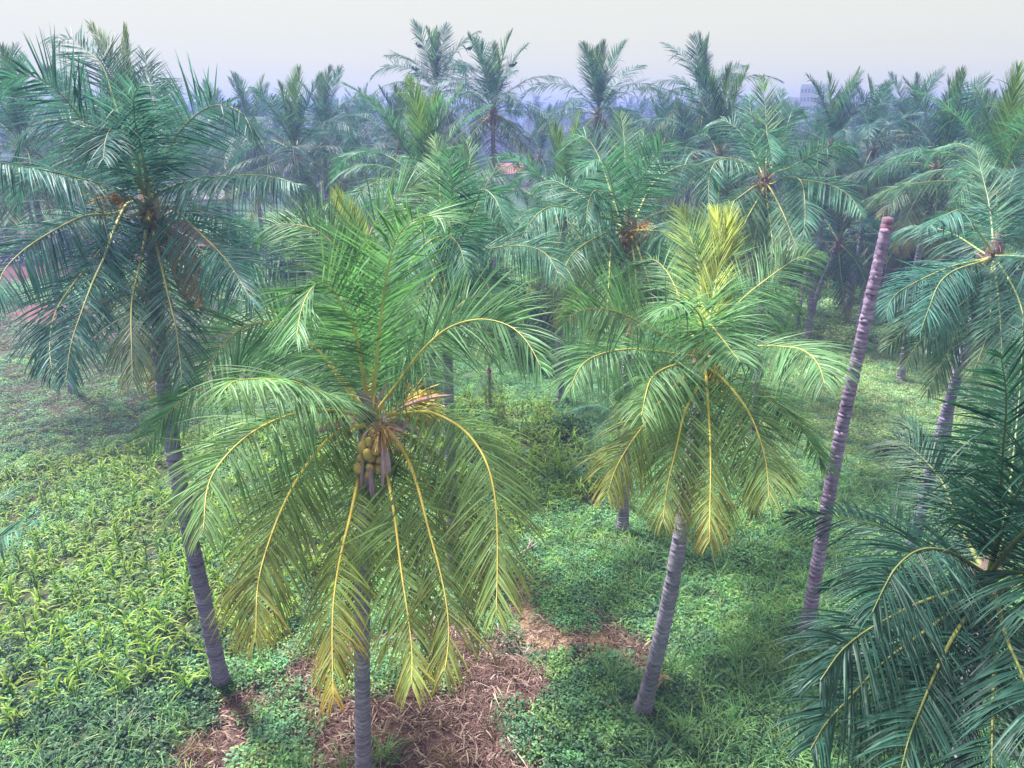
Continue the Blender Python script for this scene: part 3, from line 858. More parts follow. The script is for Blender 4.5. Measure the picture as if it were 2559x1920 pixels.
# mid and far ground
X, Y, r = cand(-60, 60, 40, 95, .75, 12); rg = region(X, Y, 2.); rnd_ = r.rand(len(X)); nn = fbm(X, Y, 5)
m = ~(rg["red"] | rg["redb"]) & (rnd_ < .9)
mt = m & rg["turf"]; md = m & rg["dry"]; mw = m & ~rg["turf"] & ~rg["dry"]
for nm, key, q, sd in (("far_turf", "turf", mt, 1), ("far_weeds", "weed", mw, 2), ("far_dry_grass", "dry", md, 3)):
    if q.sum(): scatter(nm, key, pts(X, Y, q), 1.9 + 1.2 * nn[q], "rough green ground cover further off", seed=sd)

# ------------------------------------------------------------------ bushes
def bush_mesh(seed, n=1500, col=(.045, .095, .05), leaf=.11):
    r = np.random.RandomState(seed); g = Geo(); lob = []
    for i in range(11):
        a = r.rand() * 6.28; q = .75 * math.sqrt(r.rand())
        lob.append((q * math.cos(a), q * math.sin(a), .25 + .55 * r.rand() * (1 - .5 * q), .22 + .22 * r.rand()))
    lob = np.array(lob); k = r.randint(0, len(lob), n)
    d = norm(r.randn(n, 3)); P = lob[k, :3] + d * (lob[k, 3] * (.6 + .45 * r.rand(n)))[:, None]
    P[:, 2] = np.abs(P[:, 2])
    D = norm(d + r.randn(n, 3) * .7); W = norm(np.cross(D, r.randn(n, 3)))
    c = np.clip(np.asarray(col)[None] * (1 + .22 * r.randn(n, 1)) * (.8 + .4 * ((k * 7) % 5) / 4)[:, None], .01, .9)
    ribbons(g, P, D, W, leaf * (.6 + .8 * r.rand(n)), leaf * .5, 2, .4, c, c, wprof=lambda t: math.sin(PI * min(.97, .12 + t * .86)) + .05)
    for i in range(7):
        tube(g, [(0, 0, -.05), tuple(lob[i, :3] * .5), tuple(lob[i, :3])], [.03, .018, .008], 4, (.11, .09, .08), 1)
    return g.mesh("bush", [M_BUSH, M_WOOD])
BUSH = {"dark": [bush_mesh(i, 1500, (.028, .060, .045)) for i in range(3)], "green": [bush_mesh(10 + i, 1500, (.06, .135, .055)) for i in range(3)], "pale": [bush_mesh(20 + i, 1300, (.10, .165, .07)) for i in range(2)]}
def bush(kind, x, y, D, s, label, group=None, sz=1., seed=0):
    r_ = ray(x, 300); p = np.array([0, 0, 0.]) + r_ * (D / r_[1]); p[2] = 0
    o = obj("bush", BUSH[kind][seed % len(BUSH[kind])], None, p, (0, 0, seed * 1.7), (s, s, s * sz))
    return tag(o, label, "bush", group)
bush("green", 1437, 0, 27.5, 1.0, "round teal green bush right of the slim pale trunk", seed=1)
for i, (x, D, s, k, lab) in enumerate([
    (1330, 44, 2.6, "pale", "pale green bush mass below the orange roof"),
    (1400, 50, 2.4, "pale", "pale green bush right of the orange roof, by the pinkish bare soil"),
    (1270, 40, 2.2, "green", "mid green bush between the palm with the folded frond and the orange roof"),
    (1350, 36, 1.7, "green", "small green bush in front of the pale bush mass at mid distance"),
    (2210, 62, 3.0, "green", "light green bush showing above the topless trunk"),
    (1690, 48, 2.2, "dark", "dark bush behind the crown with the yellow flower spray"),
    (740, 58, 3.0, "dark", "dark blue green bush left of centre under the far palms"),
    (900, 62, 3.0, "dark", "dark bush mass under the far palms above the big palm"),
    (600, 66, 3.2, "green", "green bush beside the small lilac hut"),
    (160, 62, 3.4, "dark", "dark hedge bush behind the leftmost slanting trunk"),
    (20, 66, 3.6, "dark", "dark hedge bush at the left edge beyond the red soil"),
    (300, 70, 3.2, "dark", "dark bush beyond the red soil, behind the left palm's crown")]):
    bush(k, x, 0, D, s, lab, seed=i)
for i, (x, D, s) in enumerate([(1960, 58, 3.2), (2030, 56, 3.4), (2110, 60, 3.6), (2190, 57, 3.4), (2270, 55, 3.6), (2350, 54, 3.4), (2440, 52, 3.4), (2530, 50, 3.4), (1880, 62, 3.2), (1800, 64, 3.0)]):
    bush("dark", x, 0, D, s, "dark shrub in the hedge behind the right trunks, " + ["third from the left", "fourth from the left", "fifth from the left", "sixth from the left", "fourth from the right", "third from the right", "second from the right", "rightmost", "second from the left", "leftmost"][i], "dark shrubs behind the right hand trunks", 1.15, i)

# far wood floor: shrubs that read as one dark mass
proto("shrub", BUSH["dark"])
r = np.random.RandomState(8); m_ = 900
ang = r.uniform(-.72, .72, m_); dd = r.uniform(120, 340, m_) ** 1.0
FP = np.stack([np.sin(ang) * dd / np.cos(ang), dd, np.full(m_, -.3)], 1)
px_, _, _ = proj(FP); keep = ~((px_ > 1130) & (px_ < 1500) & (dd < 150))
scatter("wood_undergrowth", "shrub", FP[keep], (2.6 + 2.6 * r.rand(m_))[keep], "dark undergrowth of the distant wood", tilt=.05, seed=5)

# ------------------------------------------------------------------ orange roofed hut, lilac hut, far blocks
def face_cam_empty(name, p, label, cat):
    o = obj(name, None, None, p, (0, 0, math.atan2(-p[0], p[1]) )); o.empty_display_size = 1
    return tag(o, label, cat)
def hut(p, w, d, h, wallc, roofc, label, rise=1.2, rz=0.):
    o = obj("hut", None, None, p, (0, 0, rz)); tag(o, label, "hut"); o.empty_display_size = 1
    g = Geo(); box(g, (0, 0, h / 2), (w, d, h), wallc)
    wv = obj("wall", g.mesh("wall", [M_PAINT]), o)
    g = Geo(); x, y = w / 2 + .4, d / 2 + .35
    V = [(-x, -y, h - .1), (x, -y, h - .1), (x, 0, h + rise), (-x, 0, h + rise), (-x, y, h - .1), (x, y, h - .1)]
    V2 = [(a, b, c + .1) for a, b, c in V]
    g.add(V + V2, [(6, 7, 8, 9), (9, 8, 11, 10), (0, 3, 2, 1), (3, 4, 5, 2), (0, 1, 7, 6), (4, 10, 11, 5), (1, 2, 8, 7), (2, 5, 11, 8), (0, 6, 9, 3), (3, 9, 10, 4)], None, roofc)
    obj("roof", g.mesh("roof", [M_PAINT]), o)
    g = Geo(); box(g, (w * .1, -d / 2 - .02, .95), (.85, .05, 1.9), (.12, .09, .09)); obj("door", g.mesh("door", [M_PAINT]), o)
    g = Geo(); box(g, (-w * .28, -d / 2 - .02, 1.4), (.8, .05, .7), (.06, .06, .08)); obj("window", g.mesh("window", [M_PAINT]), o)
    return o
p = on_ground(1268, 465); hut(p, 4.6, 4.2, 2.2, (.45, .38, .36), (.60, .24, .16), "small hut with a pinkish orange roof at the edge of the far wood", 1.4, .5)
p = on_ground(545, 548); hut(p, 3.6, 3.2, 2.5, (.50, .46, .60), (.30, .27, .32), "pale lilac hut behind the left palm's right hand fronds", .7, .15)

def block(xl, xr, ytop, D, label, floors, nwin, step=None):
    c = ray((xl + xr) / 2, 276); p = c * (D / c[1]); p[2] = 0
    w = (xr - xl) / FPX * D; h = CAM_H + (276 - ytop) / FPX * D
    o = obj("apartment_block", None, None, p, (0, 0, math.atan2(p[0], p[1]) * -1)); tag(o, label, "building"); o.empty_display_size = 2
    g = Geo(); box(g, (0, 0, h / 2), (w, 5, h), (.74, .74, .76))
    if step: box(g, (-w * .5 - step / 2, 0, h * .43), (step - .02, 4.5, h * .86), (.72, .72, .75))
    obj("wall", g.mesh("wall", [M_PAINT]), o)
    g = Geo(); box(g, (0, 0, h + .2), (w * .98, 4.7, .5), (.62, .62, .66)); box(g, (w * .2, 0, h + .6), (w * .22, 2, .6), (.7, .7, .72)); obj("roof", g.mesh("roof", [M_PAINT]), o)
    g = Geo(); box(g, (0, 0, 0), (1, .12, 1.2), (.30, .31, .40)); me = g.mesh("window", [M_PAINT])
    fh = h / floors
    for f in range(floors):
        for k in range(nwin):
            obj("window", me, o, (-w / 2 + w * (k + .5) / nwin, -2.53, fh * (f + .5)), scl=(w / nwin * .62, 1, fh * .36))
    return o
block(1999, 2060, 224, 200, "hazy white apartment block on the skyline, the taller left one", 9, 8, 2.6)
block(2094, 2146, 238, 205, "hazy white apartment block on the skyline, the lower right one", 8, 7)

# ------------------------------------------------------------------ small things
def sack(x, y, s, label):
    p = on_ground(x, y); g = Geo(); r_ = np.random.RandomState(int(x))
    ellipsoid(g, (0, 0, .10), (.26, .17, .13), (.8, .8, .8), 12, 8)
    g.V[0] = g.V[0] + r_.randn(*g.V[0].shape) * .018
    ellipsoid(g, (.27, .03, .13), (.10, .06, .05), (.78, .78, .78), 8, 5)
    o = obj("sack", g.mesh("sack", [M_PAINT]), None, p, (0, 0, x), s); return tag(o, label, "sack")
sack(2237, 812, 1.5, "crumpled white sack on the grass at the foot of the leaning trunk")
sack(2316, 890, 1.25, "white sack on the grass half hidden behind the right palm's hanging frond tips")
sack(2356, 905, .8, "smaller white sack on the grass right of the other two")
g = Geo(); box(g, (0, 0, .02), (.20, .13, .012), (.82, .84, .84)); V = g.V[0]; V[4:, 2] += [.0, .03, .01, .04]
tag(obj("litter", g.mesh("litter", [M_PAINT]), None, on_ground(1072, 1638) + np.array([0, 0, .08]), (.2, .1, .5)), "small white scrap of litter on the ground right of the big palm's trunk", "litter")

def crow(x, y, z, label, rz):
    g = Geo(); dk = (.018, .018, .022)
    ellipsoid(g, (0, 0, .10), (.065, .065, .15), dk, 10, 8, (0, 1, .45))
    ellipsoid(g, (0, .13, .21), (.045, .045, .055), dk, 8, 6)
    tube(g, [(0, .16, .21), (0, .24, .195)], [.018, .004], 5, dk)
    ribbons(g, np.array([[0, -.10, .07]]), np.array([[0, -1, -.35]]), np.array([[1., 0, 0]]), .20, .08, 2, 0, dk, dk, fold=.3, wprof=lambda t: .7 + .4 * t)
    for s in (-1, 1):
        ribbons(g, np.array([[s * .055, .05, .15]]), np.array([[s * .12, -1, -.25]]), np.array([[0, .2, 1.]]), .27, .11, 3, 0, dk, dk, fold=.2)
        tube(g, [(s * .02, 0, .04), (s * .02, .01, -.03)], [.008, .006], 4, (.05, .05, .05))
    o = obj("crow", g.mesh("crow", [M_NUT], True), None, at(x, y, z), (0, 0, rz), 1.15); return tag(o, label, "bird")

# ------------------------------------------------------------------ haze: the humid air between the palms
g = Geo(); box(g, (0, 1000, 8.4), (4600, 2500, 18.8))
hz = obj("haze", g.mesh("haze", [])); hz["kind"] = "stuff"; hz["label"] = "thin bluish haze in the humid air"
hm = bpy.data.materials.new("haze"); hm.use_nodes = True; hn, hl = hm.node_tree.nodes, hm.node_tree.links
hn.clear(); ho = hn.new("ShaderNodeOutputMaterial"); hv = hn.new("ShaderNodeVolumePrincipled")
hv.inputs["Color"].default_value = (.32, .42, 1.0, 1); hv.inputs["Density"].default_value = 0.0031; hv.inputs["Anisotropy"].default_value = 0.25
hl.new(hv.outputs[0], ho.inputs["Volume"]); hz.data.materials.append(hm)
# ================================================================== THE NEAR PALMS, frond by frond
OLD = dict(tilt=.1)
# --- the big palm left of the middle
C2 = (925, 1050); Z2 = 11.9
P2F = [
 ([(827,912),(757,843),(683,808),(618,813),(569,848),(529,902),(509,957),(464,992),(409,1046),(365,1116)], -1, .50, dict(tilt=1.15, twist=.1, droop=.7)),
 ([(892,847),(862,778),(817,706),(777,723),(752,778),(740,847)], -1, .40, dict(L=4.2)),
 ([(892,847),(852,723),(812,639),(777,580),(737,562),(698,600)], 1, .34, dict(tilt=.9, L=4.4)),
 ([(897,860),(892,748),(857,649),(812,589),(757,564),(678,564),(652,600)], 1, .38, dict(tilt=.9)),
 ([(907,847),(887,609),(842,485)], 1, .02, dict(close=.72, L=4.2, Lmax=.9, label="yellow green unopened spear frond")),
 ([(912,850),(897,640),(872,520)], 1, .10, dict(close=.45, L=4.3, Lmax=.9)),
 ([(939,927),(946,847),(961,723),(981,624),(1011,569),(1066,539),(1120,554)], -1, .34, dict(tilt=.2, L=4.6)),
 ([(927,897),(912,698),(927,574),(996,490),(1046,465),(1086,490)], 1, .30, dict(tilt=.5)),
 ([(996,957),(1046,887),(1115,823),(1195,798),(1270,813),(1319,857),(1354,922)], -1, .46, dict(tilt=1.0, L=4.5, droop=.8)),
 ([(971,997),(1020,900),(1060,820),(1091,768)], 1, .30, dict(L=3.9, tilt=.7, droop=.5)),
 ([(990,960),(1080,850),(1150,760),(1210,740),(1270,760)], 1, .36, dict(tilt=.5)),
 ([(887,1017),(797,977),(723,952),(648,947),(588,952),(560,975)], -1, .66, dict(L=4.2, droop=1.5, tilt=.2)),
 ([(880,1035),(837,1027),(772,1027),(698,1046),(623,1086),(559,1146),(519,1215),(508,1330)], -1, .70, dict(tilt=.45, droop=1.2)),
 ([(900,1068),(877,1065),(823,1094),(758,1174),(708,1263),(669,1363),(644,1462),(639,1590)], -1, .90, dict(tilt=.15, L=5.0, label="large hanging frond with yellow and orange tips")),
 ([(917,1110),(897,1189),(877,1283),(857,1363),(838,1462),(830,1572),(833,1751)], -1, 1.0, dict(tilt=0, L=5.1, Lmax=.85, label="hanging frond with an orange tip")),
 ([(940,1100),(970,1200),(987,1298),(1002,1423),(1017,1522),(1029,1621),(1029,1711)], -1, .86, dict(tilt=0, L=4.8)),
 ([(950,1070),(977,1089),(1017,1144),(1046,1224),(1071,1323),(1096,1413),(1116,1512),(1121,1597),(1111,1680)], -1, .88, dict(tilt=.1, L=5.0)),
 ([(980,1090),(1036,1159),(1081,1234),(1121,1333),(1161,1447),(1196,1572),(1191,1645)], 1, .92, dict(tilt=.1, dry=.45, Lmax=.7, label="partly withered hanging frond")),
 ([(960,1042),(997,1035),(1071,1030),(1146,1065),(1196,1119),(1225,1184),(1240,1273),(1243,1398),(1240,1540)], -1, .80, dict(tilt=.3, L=5.0)),
 ([(1000,1030),(1066,1017),(1121,1030),(1176,1065),(1216,1094),(1275,1174),(1325,1270)], 1, .66, dict(tilt=.5)),
 ([(990,1075),(1100,1150),(1170,1300),(1215,1420),(1220,1520)], 1, .97, dict(tilt=.2, dry=.35)),
 ([(870,960),(800,880),(740,855),(690,880),(650,940)], 1, .50, dict(tilt=.4)),
 ([(850,950),(770,850),(660,770),(560,745),(470,760)], 1, .48, dict(tilt=.5, L=4.8)),
 ([(880,1080),(800,1160),(720,1300),(690,1400)], 1, .95, dict(tilt=.2)),
 ([(930,1120),(920,1260),(900,1400),(890,1530)], 1, 1.0, dict(tilt=.0, dry=.3)),
]
pb = on_ground(905, 1990)
root2, l2, b2 = traced_palm("big coconut palm left of the middle with a cluster of tan coconuts", C2, Z2, (908, 1985), P2F, 2, 4.8, 115, .15, .115, Lmax=1.1, leaf=(1.6, 1.24, .80))
W2 = lambda x, y, z: at(x, y, z) - b2
add_nuts(root2, W2(932, 1140, 10.95), 19, .205, (.52, .40, .14), 3, 1.12, label="bunch of tan coconuts")
add_nuts(root2, W2(976, 1128, 11.3), 5, .12, (.42, .33, .12), 4, 1.1)
add_nuts(root2, W2(842, 1072, 11.7), 7, .16, (.36, .30, .10), 5, 1.0)
add_flowers(root2, W2(950, 1060, 11.0), (.15, -.7, -.05), 70, .45, (.50, .33, .16), 6, 1.3, 1.2)
add_flowers(root2, W2(985, 1022, 12.0), (.85, .1, .2), 260, .62, (.58, .47, .14), 7, .9, .7, True, w=.022)["label"] = "dense yellow flower spray"
for (x, y, z, d, k, s, ro) in [(908,1150,10.85,(-.30,-.2,-1.2),0,1.1,0), (925,1165,10.8,(-.12,-.2,-1.3),1,1.2,.5), (952,1100,10.75,(.22,-.2,-1.2),0,1.15,-.4), (925,1070,11.1,(-.5,-.5,-.9),1,.9,.2),
        (895,1058,11.3,(-1,-.2,.0),2,1.1,0), (890,1040,11.4,(-1,-.1,.35),2,1.0,.4), (890,1030,11.5,(-1,-.1,.6),0,.8,.4), (965,1050,11.4,(1,-.1,-.2),1,.9,0), (960,1040,11.2,(.1,-.7,.3),1,.6,0),
        (925,1060,11.1,(.9,-.4,.1),0,.7,.6), (910,1050,11.2,(.1,-.5,.9),1,.7,.2), (985,1030,11.7,(.9,.1,.5),2,1.0,0), (930,1030,11.3,(-.3,-.3,.9),1,.8,.8), (940,1030,11.4,(.2,-.2,1),2,.7,.8)]:
    add_spathe(root2, W2(x, y, z), d, k, s, ro)

# --- the palm right of the middle with the yellow spray
C3 = (1757, 893); Z3 = 14.3
P3F = [
 ([(1766,797),(1775,717),(1779,645),(1776,575),(1768,520)], 1, .30, dict(L=4.4, tilt=0, Lmax=1.05)),
 ([(1755,753),(1741,645),(1715,565),(1699,523)], 1, .12, dict(L=4.3, close=.35, tilt=.1)),
 ([(1784,690),(1800,601),(1784,525)], 1, .0, dict(L=4.3, close=.75, label="bright yellow green spear frond")),
 ([(1790,700),(1815,608),(1826,520)], 1, .04, dict(L=4.3, close=.7)),
 ([(1802,807),(1856,746),(1929,688),(1994,645),(2055,632)], 1, .32, dict(L=4.5, tilt=.5)),
 ([(1820,807),(1892,746),(1943,731),(1979,753),(1987,782),(1968,812)], 1, .45, dict(L=4.2, tilt=.5)),
 ([(1712,862),(1661,840),(1603,807),(1538,778),(1477,771),(1430,786),(1406,822)], -1, .46, dict(tilt=1.0, L=4.5, droop=.8)),
 ([(1726,825),(1690,724),(1665,677),(1636,650),(1603,652),(1581,666),(1542,690)], 1, .46, dict(tilt=.5)),
 ([(1712,889),(1657,880),(1567,873),(1495,887),(1451,916),(1424,972)], -1, .62, dict(tilt=.35, L=4.5)),
 ([(1802,891),(1849,876),(1892,865),(1965,867),(2008,876),(2044,909),(2062,962)], -1, .62, dict(tilt=.4, L=4.5)),
 ([(1741,909),(1701,909),(1657,923),(1628,945),(1614,985),(1603,1040)], -1, .68, dict(tilt=.3, L=4.2)),
 ([(1720,935),(1690,962),(1660,990),(1624,1042),(1574,1110),(1537,1175),(1517,1238)], -1, .90, dict(tilt=.3, L=4.6)),
 ([(1745,960),(1711,1031),(1689,1125),(1668,1212),(1657,1300)], -1, .84, dict(tilt=.1, L=4.5)),
 ([(1765,950),(1769,1006),(1774,1085),(1776,1175),(1774,1266),(1774,1353)], -1, .93, dict(tilt=0, L=4.7)),
 ([(1775,920),(1798,940),(1841,987),(1877,1042),(1903,1110),(1917,1175),(1921,1245)], -1, .80, dict(tilt=.15, L=4.6)),
 ([(1800,920),(1870,958),(1914,987),(1964,1034),(2008,1081),(2044,1132),(2069,1178)], 1, .66, dict(tilt=.4, L=4.6)),
 ([(1790,945),(1850,1060),(1872,1190),(1885,1290)], 1, .9, dict(tilt=.2, dry=.3)),
 ([(1763,850),(1772,811),(1795,835),(1830,880),(1850,905)], -1, .36, dict(L=3.4, tilt=.3)),
 ([(1757,850),(1755,805),(1735,770),(1700,755),(1660,775)], -1, .40, dict(L=3.9, tilt=.4)),
 ([(1735,960),(1650,1060),(1600,1120),(1570,1200)], 1, .85, dict(tilt=.2)),
 ([(1730,840),(1670,790),(1590,760),(1540,780)], 1, .5, dict(tilt=.4)),
 ([(1790,850),(1850,800),(1920,790),(1960,840)], 1, .5, dict(tilt=.4)),
]
root3, l3, b3 = traced_palm("leaning coconut palm right of the middle with a yellow flower spray", C3, Z3, (1602, 1781), P3F, 3, 4.6, 108, .165, .115, mid=at(1684, 1440, 13.9) - on_ground(1602, 1781), Lmax=1.05, leaf=(1.6, 1.24, .80))
W3 = lambda x, y, z: at(x, y, z) - b3
add_flowers(root3, W3(1788, 893, 13.9), (.05, -.35, -.6), 90, .42, (.58, .42, .06), 8, .8, 1.3, True, w=.022)["label"] = "yellow flower spray"
for (x, y, z, d, k, s, ro) in [(1745,885,14.1,(-.4,-.3,.9),1,.7,0), (1765,880,14.0,(0,-.4,1),0,.8,.5), (1730,890,14.1,(-.8,-.3,.6),1,.7,.3), (1770,925,14.,(0,-.5,-1),0,.9,0), (1780,930,14.,(.3,-.5,-1),1,.9,.3), (1790,885,13.8,(.8,-.5,.1),2,.6,0)]:
    add_spathe(root3, W3(x, y, z), d, k, s, ro)
add_nuts(root3, W3(1740, 935, 14.2), 7, .14, (.16, .20, .06), 9, 1.0)

# --- the tall left palm, edge darkening and blue cast put into its leaves
C1 = (372, 520); Z1 = 13.6
P1F = [
 ([(383,448),(416,386),(452,325),(499,281),(542,263),(586,271),(615,296),(633,340)], -1, .42, dict(tilt=.6, L=4.6)),
 ([(398,484),(452,459),(524,444),(608,437),(680,442),(745,462)], -1, .60, dict(tilt=.3, droop=1.25)),
 ([(358,412),(347,321),(358,242),(383,195),(405,202),(420,260)], 1, .40, dict(tilt=.3)),
 ([(352,400),(330,260),(315,180),(312,66)], 1, .05, dict(close=.93, L=4.6, Lmax=.7, tilt=0, label="straight unopened spear frond")),
 ([(340,400),(307,300),(289,202),(268,130),(228,64)], 1, .10, dict(close=.72, L=4.6, Lmax=.9, tilt=.1, label="narrow bright green young frond")),
 ([(330,400),(285,250),(255,162),(217,130),(174,98),(125,93)], 1, .42, dict(tilt=.3, label="bent frond with its tip hanging left")),
 ([(330,420),(253,325),(206,300),(155,238),(101,198),(47,191),(-5,210)], -1, .42, dict(tilt=1.0, L=4.7, droop=.6)),
 ([(325,412),(217,321),(127,300),(72,321),(45,370),(36,420)], 1, .58, dict(tilt=.5)),
 ([(350,450),(343,394),(297,336),(278,321),(264,350),(258,400)], -1, .38, dict(L=3.8, tilt=.2)),
 ([(365,440),(350,360),(335,290),(335,240),(350,210)], -1, .32, dict(L=3.8, tilt=.2)),
 ([(335,495),(307,477),(217,451),(145,433),(72,419),(0,408),(-60,425)], -1, .66, dict(tilt=.35, droop=1.3)),
 ([(330,520),(280,535),(208,541),(113,589),(50,633),(6,683),(-12,750)], -1, .72, dict(tilt=.45, droop=1.1)),
 ([(345,505),(315,513),(284,576),(265,633),(233,702),(202,784),(177,860),(165,950)], -1, .76, dict(tilt=.15, L=4.9)),
 ([(300,560),(240,640),(189,702),(139,778),(124,860),(130,930)], -1, .74, dict(tilt=.3)),
 ([(378,560),(385,590),(403,664),(422,746),(441,828),(455,950)], -1, .84, dict(tilt=.1)),
 ([(365,580),(345,680),(328,765),(331,950)], -1, .92, dict(tilt=.1, dry=.2)),
 ([(385,600),(390,700),(388,820),(385,1000)], 1, 1.0, dict(dry=.8, Lmax=.5, tilt=.1)),
 ([(400,520),(430,520),(492,576),(567,652),(632,755)], -1, .70, dict(tilt=.3)),
 ([(410,540),(450,570),(500,630),(545,700),(572,790)], 1, .76, dict(tilt=.3)),
 ([(410,505),(485,519),(567,557),(618,608),(626,690)], 1, .64, dict(tilt=.35)),
 ([(390,560),(440,610),(480,680),(500,760)], -1, .97, dict(dry=.9, Lmax=.5, L=3.6, tilt=.2)),
 ([(320,440),(230,380),(140,380),(70,440),(40,520)], 1, .6, dict(tilt=.4)),
 ([(390,440),(420,340),(470,290),(500,330)], 1, .45, dict(tilt=.4)),
 ([(380,420),(390,300),(372,200),(360,130)], 1, .3, dict(tilt=.2, close=.2)),
 ([(340,430),(290,330),(240,260),(215,300),(200,380)], 1, .5, dict(tilt=.3)),
]
root1, l1, b1 = traced_palm("tall coconut palm at the left, leaves darkened in colour, with green nuts and a straight spear frond", C1, Z1, (556, 1712), P1F, 1, 4.7, 105, .165, .12, tint=(.9, .85, 1.0), mid=at(425, 1080, 13.6) - on_ground(556, 1712), leaf=(.75, .75, 1.05), cage=.8)
W1 = lambda x, y, z: at(x, y, z) - b1
add_nuts(root1, W1(378, 572, 13.2), 11, .20, (.10, .13, .05), 11, 1.1)
add_nuts(root1, W1(398, 575, 13.2), 7, .16, (.11, .14, .05), 12, 1.1)
add_flowers(root1, W1(325, 500, 13.3), (-.9, -.2, .1), 50, .55, (.48, .25, .06), 13, 1.0, .9)["label"] = "orange flower spray"
for (x, y, z, d, k, s, ro) in [(385,552,13.1,(0,-.5,-1),1,.75,0), (405,560,13.2,(.7,-.2,-.6),0,1.2,.3), (412,550,13.3,(.9,-.1,-.4),0,1.3,.8), (400,570,13.2,(.35,-.2,-1),2,1.3,.2), (345,505,13.3,(-.9,-.2,.7),2,1.1,.3), (350,510,13.4,(-.8,0,.6),0,.9,.9), (400,525,13.3,(.9,-.2,.3),1,.6,0)]:
    add_spathe(root1, W1(x, y, z), d, k, s, ro)

# --- the lower right palm, darkening of the view's corner put into its leaf colour
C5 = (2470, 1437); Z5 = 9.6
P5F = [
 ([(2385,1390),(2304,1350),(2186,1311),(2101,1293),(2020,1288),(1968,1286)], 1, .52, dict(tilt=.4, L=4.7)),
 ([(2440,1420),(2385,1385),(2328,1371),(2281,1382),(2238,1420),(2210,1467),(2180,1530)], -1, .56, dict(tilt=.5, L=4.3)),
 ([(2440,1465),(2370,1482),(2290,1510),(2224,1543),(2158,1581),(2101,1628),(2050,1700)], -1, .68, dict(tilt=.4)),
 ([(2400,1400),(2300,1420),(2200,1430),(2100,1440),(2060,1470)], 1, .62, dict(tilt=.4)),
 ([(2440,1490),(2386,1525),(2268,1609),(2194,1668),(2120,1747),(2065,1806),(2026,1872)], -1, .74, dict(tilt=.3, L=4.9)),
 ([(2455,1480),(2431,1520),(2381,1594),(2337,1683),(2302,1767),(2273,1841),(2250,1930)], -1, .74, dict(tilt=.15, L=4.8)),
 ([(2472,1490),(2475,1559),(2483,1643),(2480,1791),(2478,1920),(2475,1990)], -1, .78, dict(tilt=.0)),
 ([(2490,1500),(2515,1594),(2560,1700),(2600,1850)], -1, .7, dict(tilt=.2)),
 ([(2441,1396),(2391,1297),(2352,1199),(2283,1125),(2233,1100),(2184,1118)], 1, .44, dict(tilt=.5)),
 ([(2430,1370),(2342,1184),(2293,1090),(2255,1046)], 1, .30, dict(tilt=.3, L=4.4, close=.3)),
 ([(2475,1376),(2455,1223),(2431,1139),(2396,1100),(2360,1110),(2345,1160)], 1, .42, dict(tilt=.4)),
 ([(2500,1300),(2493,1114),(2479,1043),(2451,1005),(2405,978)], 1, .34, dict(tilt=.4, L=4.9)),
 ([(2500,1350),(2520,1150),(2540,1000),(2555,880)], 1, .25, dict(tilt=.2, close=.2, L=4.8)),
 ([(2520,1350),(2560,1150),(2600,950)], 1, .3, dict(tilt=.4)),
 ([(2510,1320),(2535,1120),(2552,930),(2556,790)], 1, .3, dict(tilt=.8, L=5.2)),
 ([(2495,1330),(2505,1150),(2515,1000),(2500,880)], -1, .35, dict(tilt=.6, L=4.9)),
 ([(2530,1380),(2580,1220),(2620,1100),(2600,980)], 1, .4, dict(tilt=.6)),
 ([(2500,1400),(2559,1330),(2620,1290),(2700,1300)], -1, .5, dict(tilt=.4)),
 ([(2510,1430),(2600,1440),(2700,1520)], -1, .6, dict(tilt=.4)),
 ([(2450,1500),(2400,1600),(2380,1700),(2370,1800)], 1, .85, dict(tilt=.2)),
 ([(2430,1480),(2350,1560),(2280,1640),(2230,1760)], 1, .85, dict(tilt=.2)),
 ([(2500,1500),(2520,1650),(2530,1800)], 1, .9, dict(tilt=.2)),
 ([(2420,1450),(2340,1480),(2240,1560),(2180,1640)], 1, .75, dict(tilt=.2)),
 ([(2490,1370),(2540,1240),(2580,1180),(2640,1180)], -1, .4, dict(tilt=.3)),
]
root5, l5, b5 = traced_palm("coconut palm filling the lower right corner, corner darkening put into its leaf colour", C5, Z5, tuple(np.array([at(*C5, Z5)[0] + .3, at(*C5, Z5)[1] - .2, 0.])), P5F, 5, 4.7, 105, .16, .12, sheath=.6, leaf=(.34, .40, .42), cage=.8)
add_nuts(root5, at(2475, 1490, 9.3) - b5, 8, .18, (.10, .12, .05), 21, 1.1)

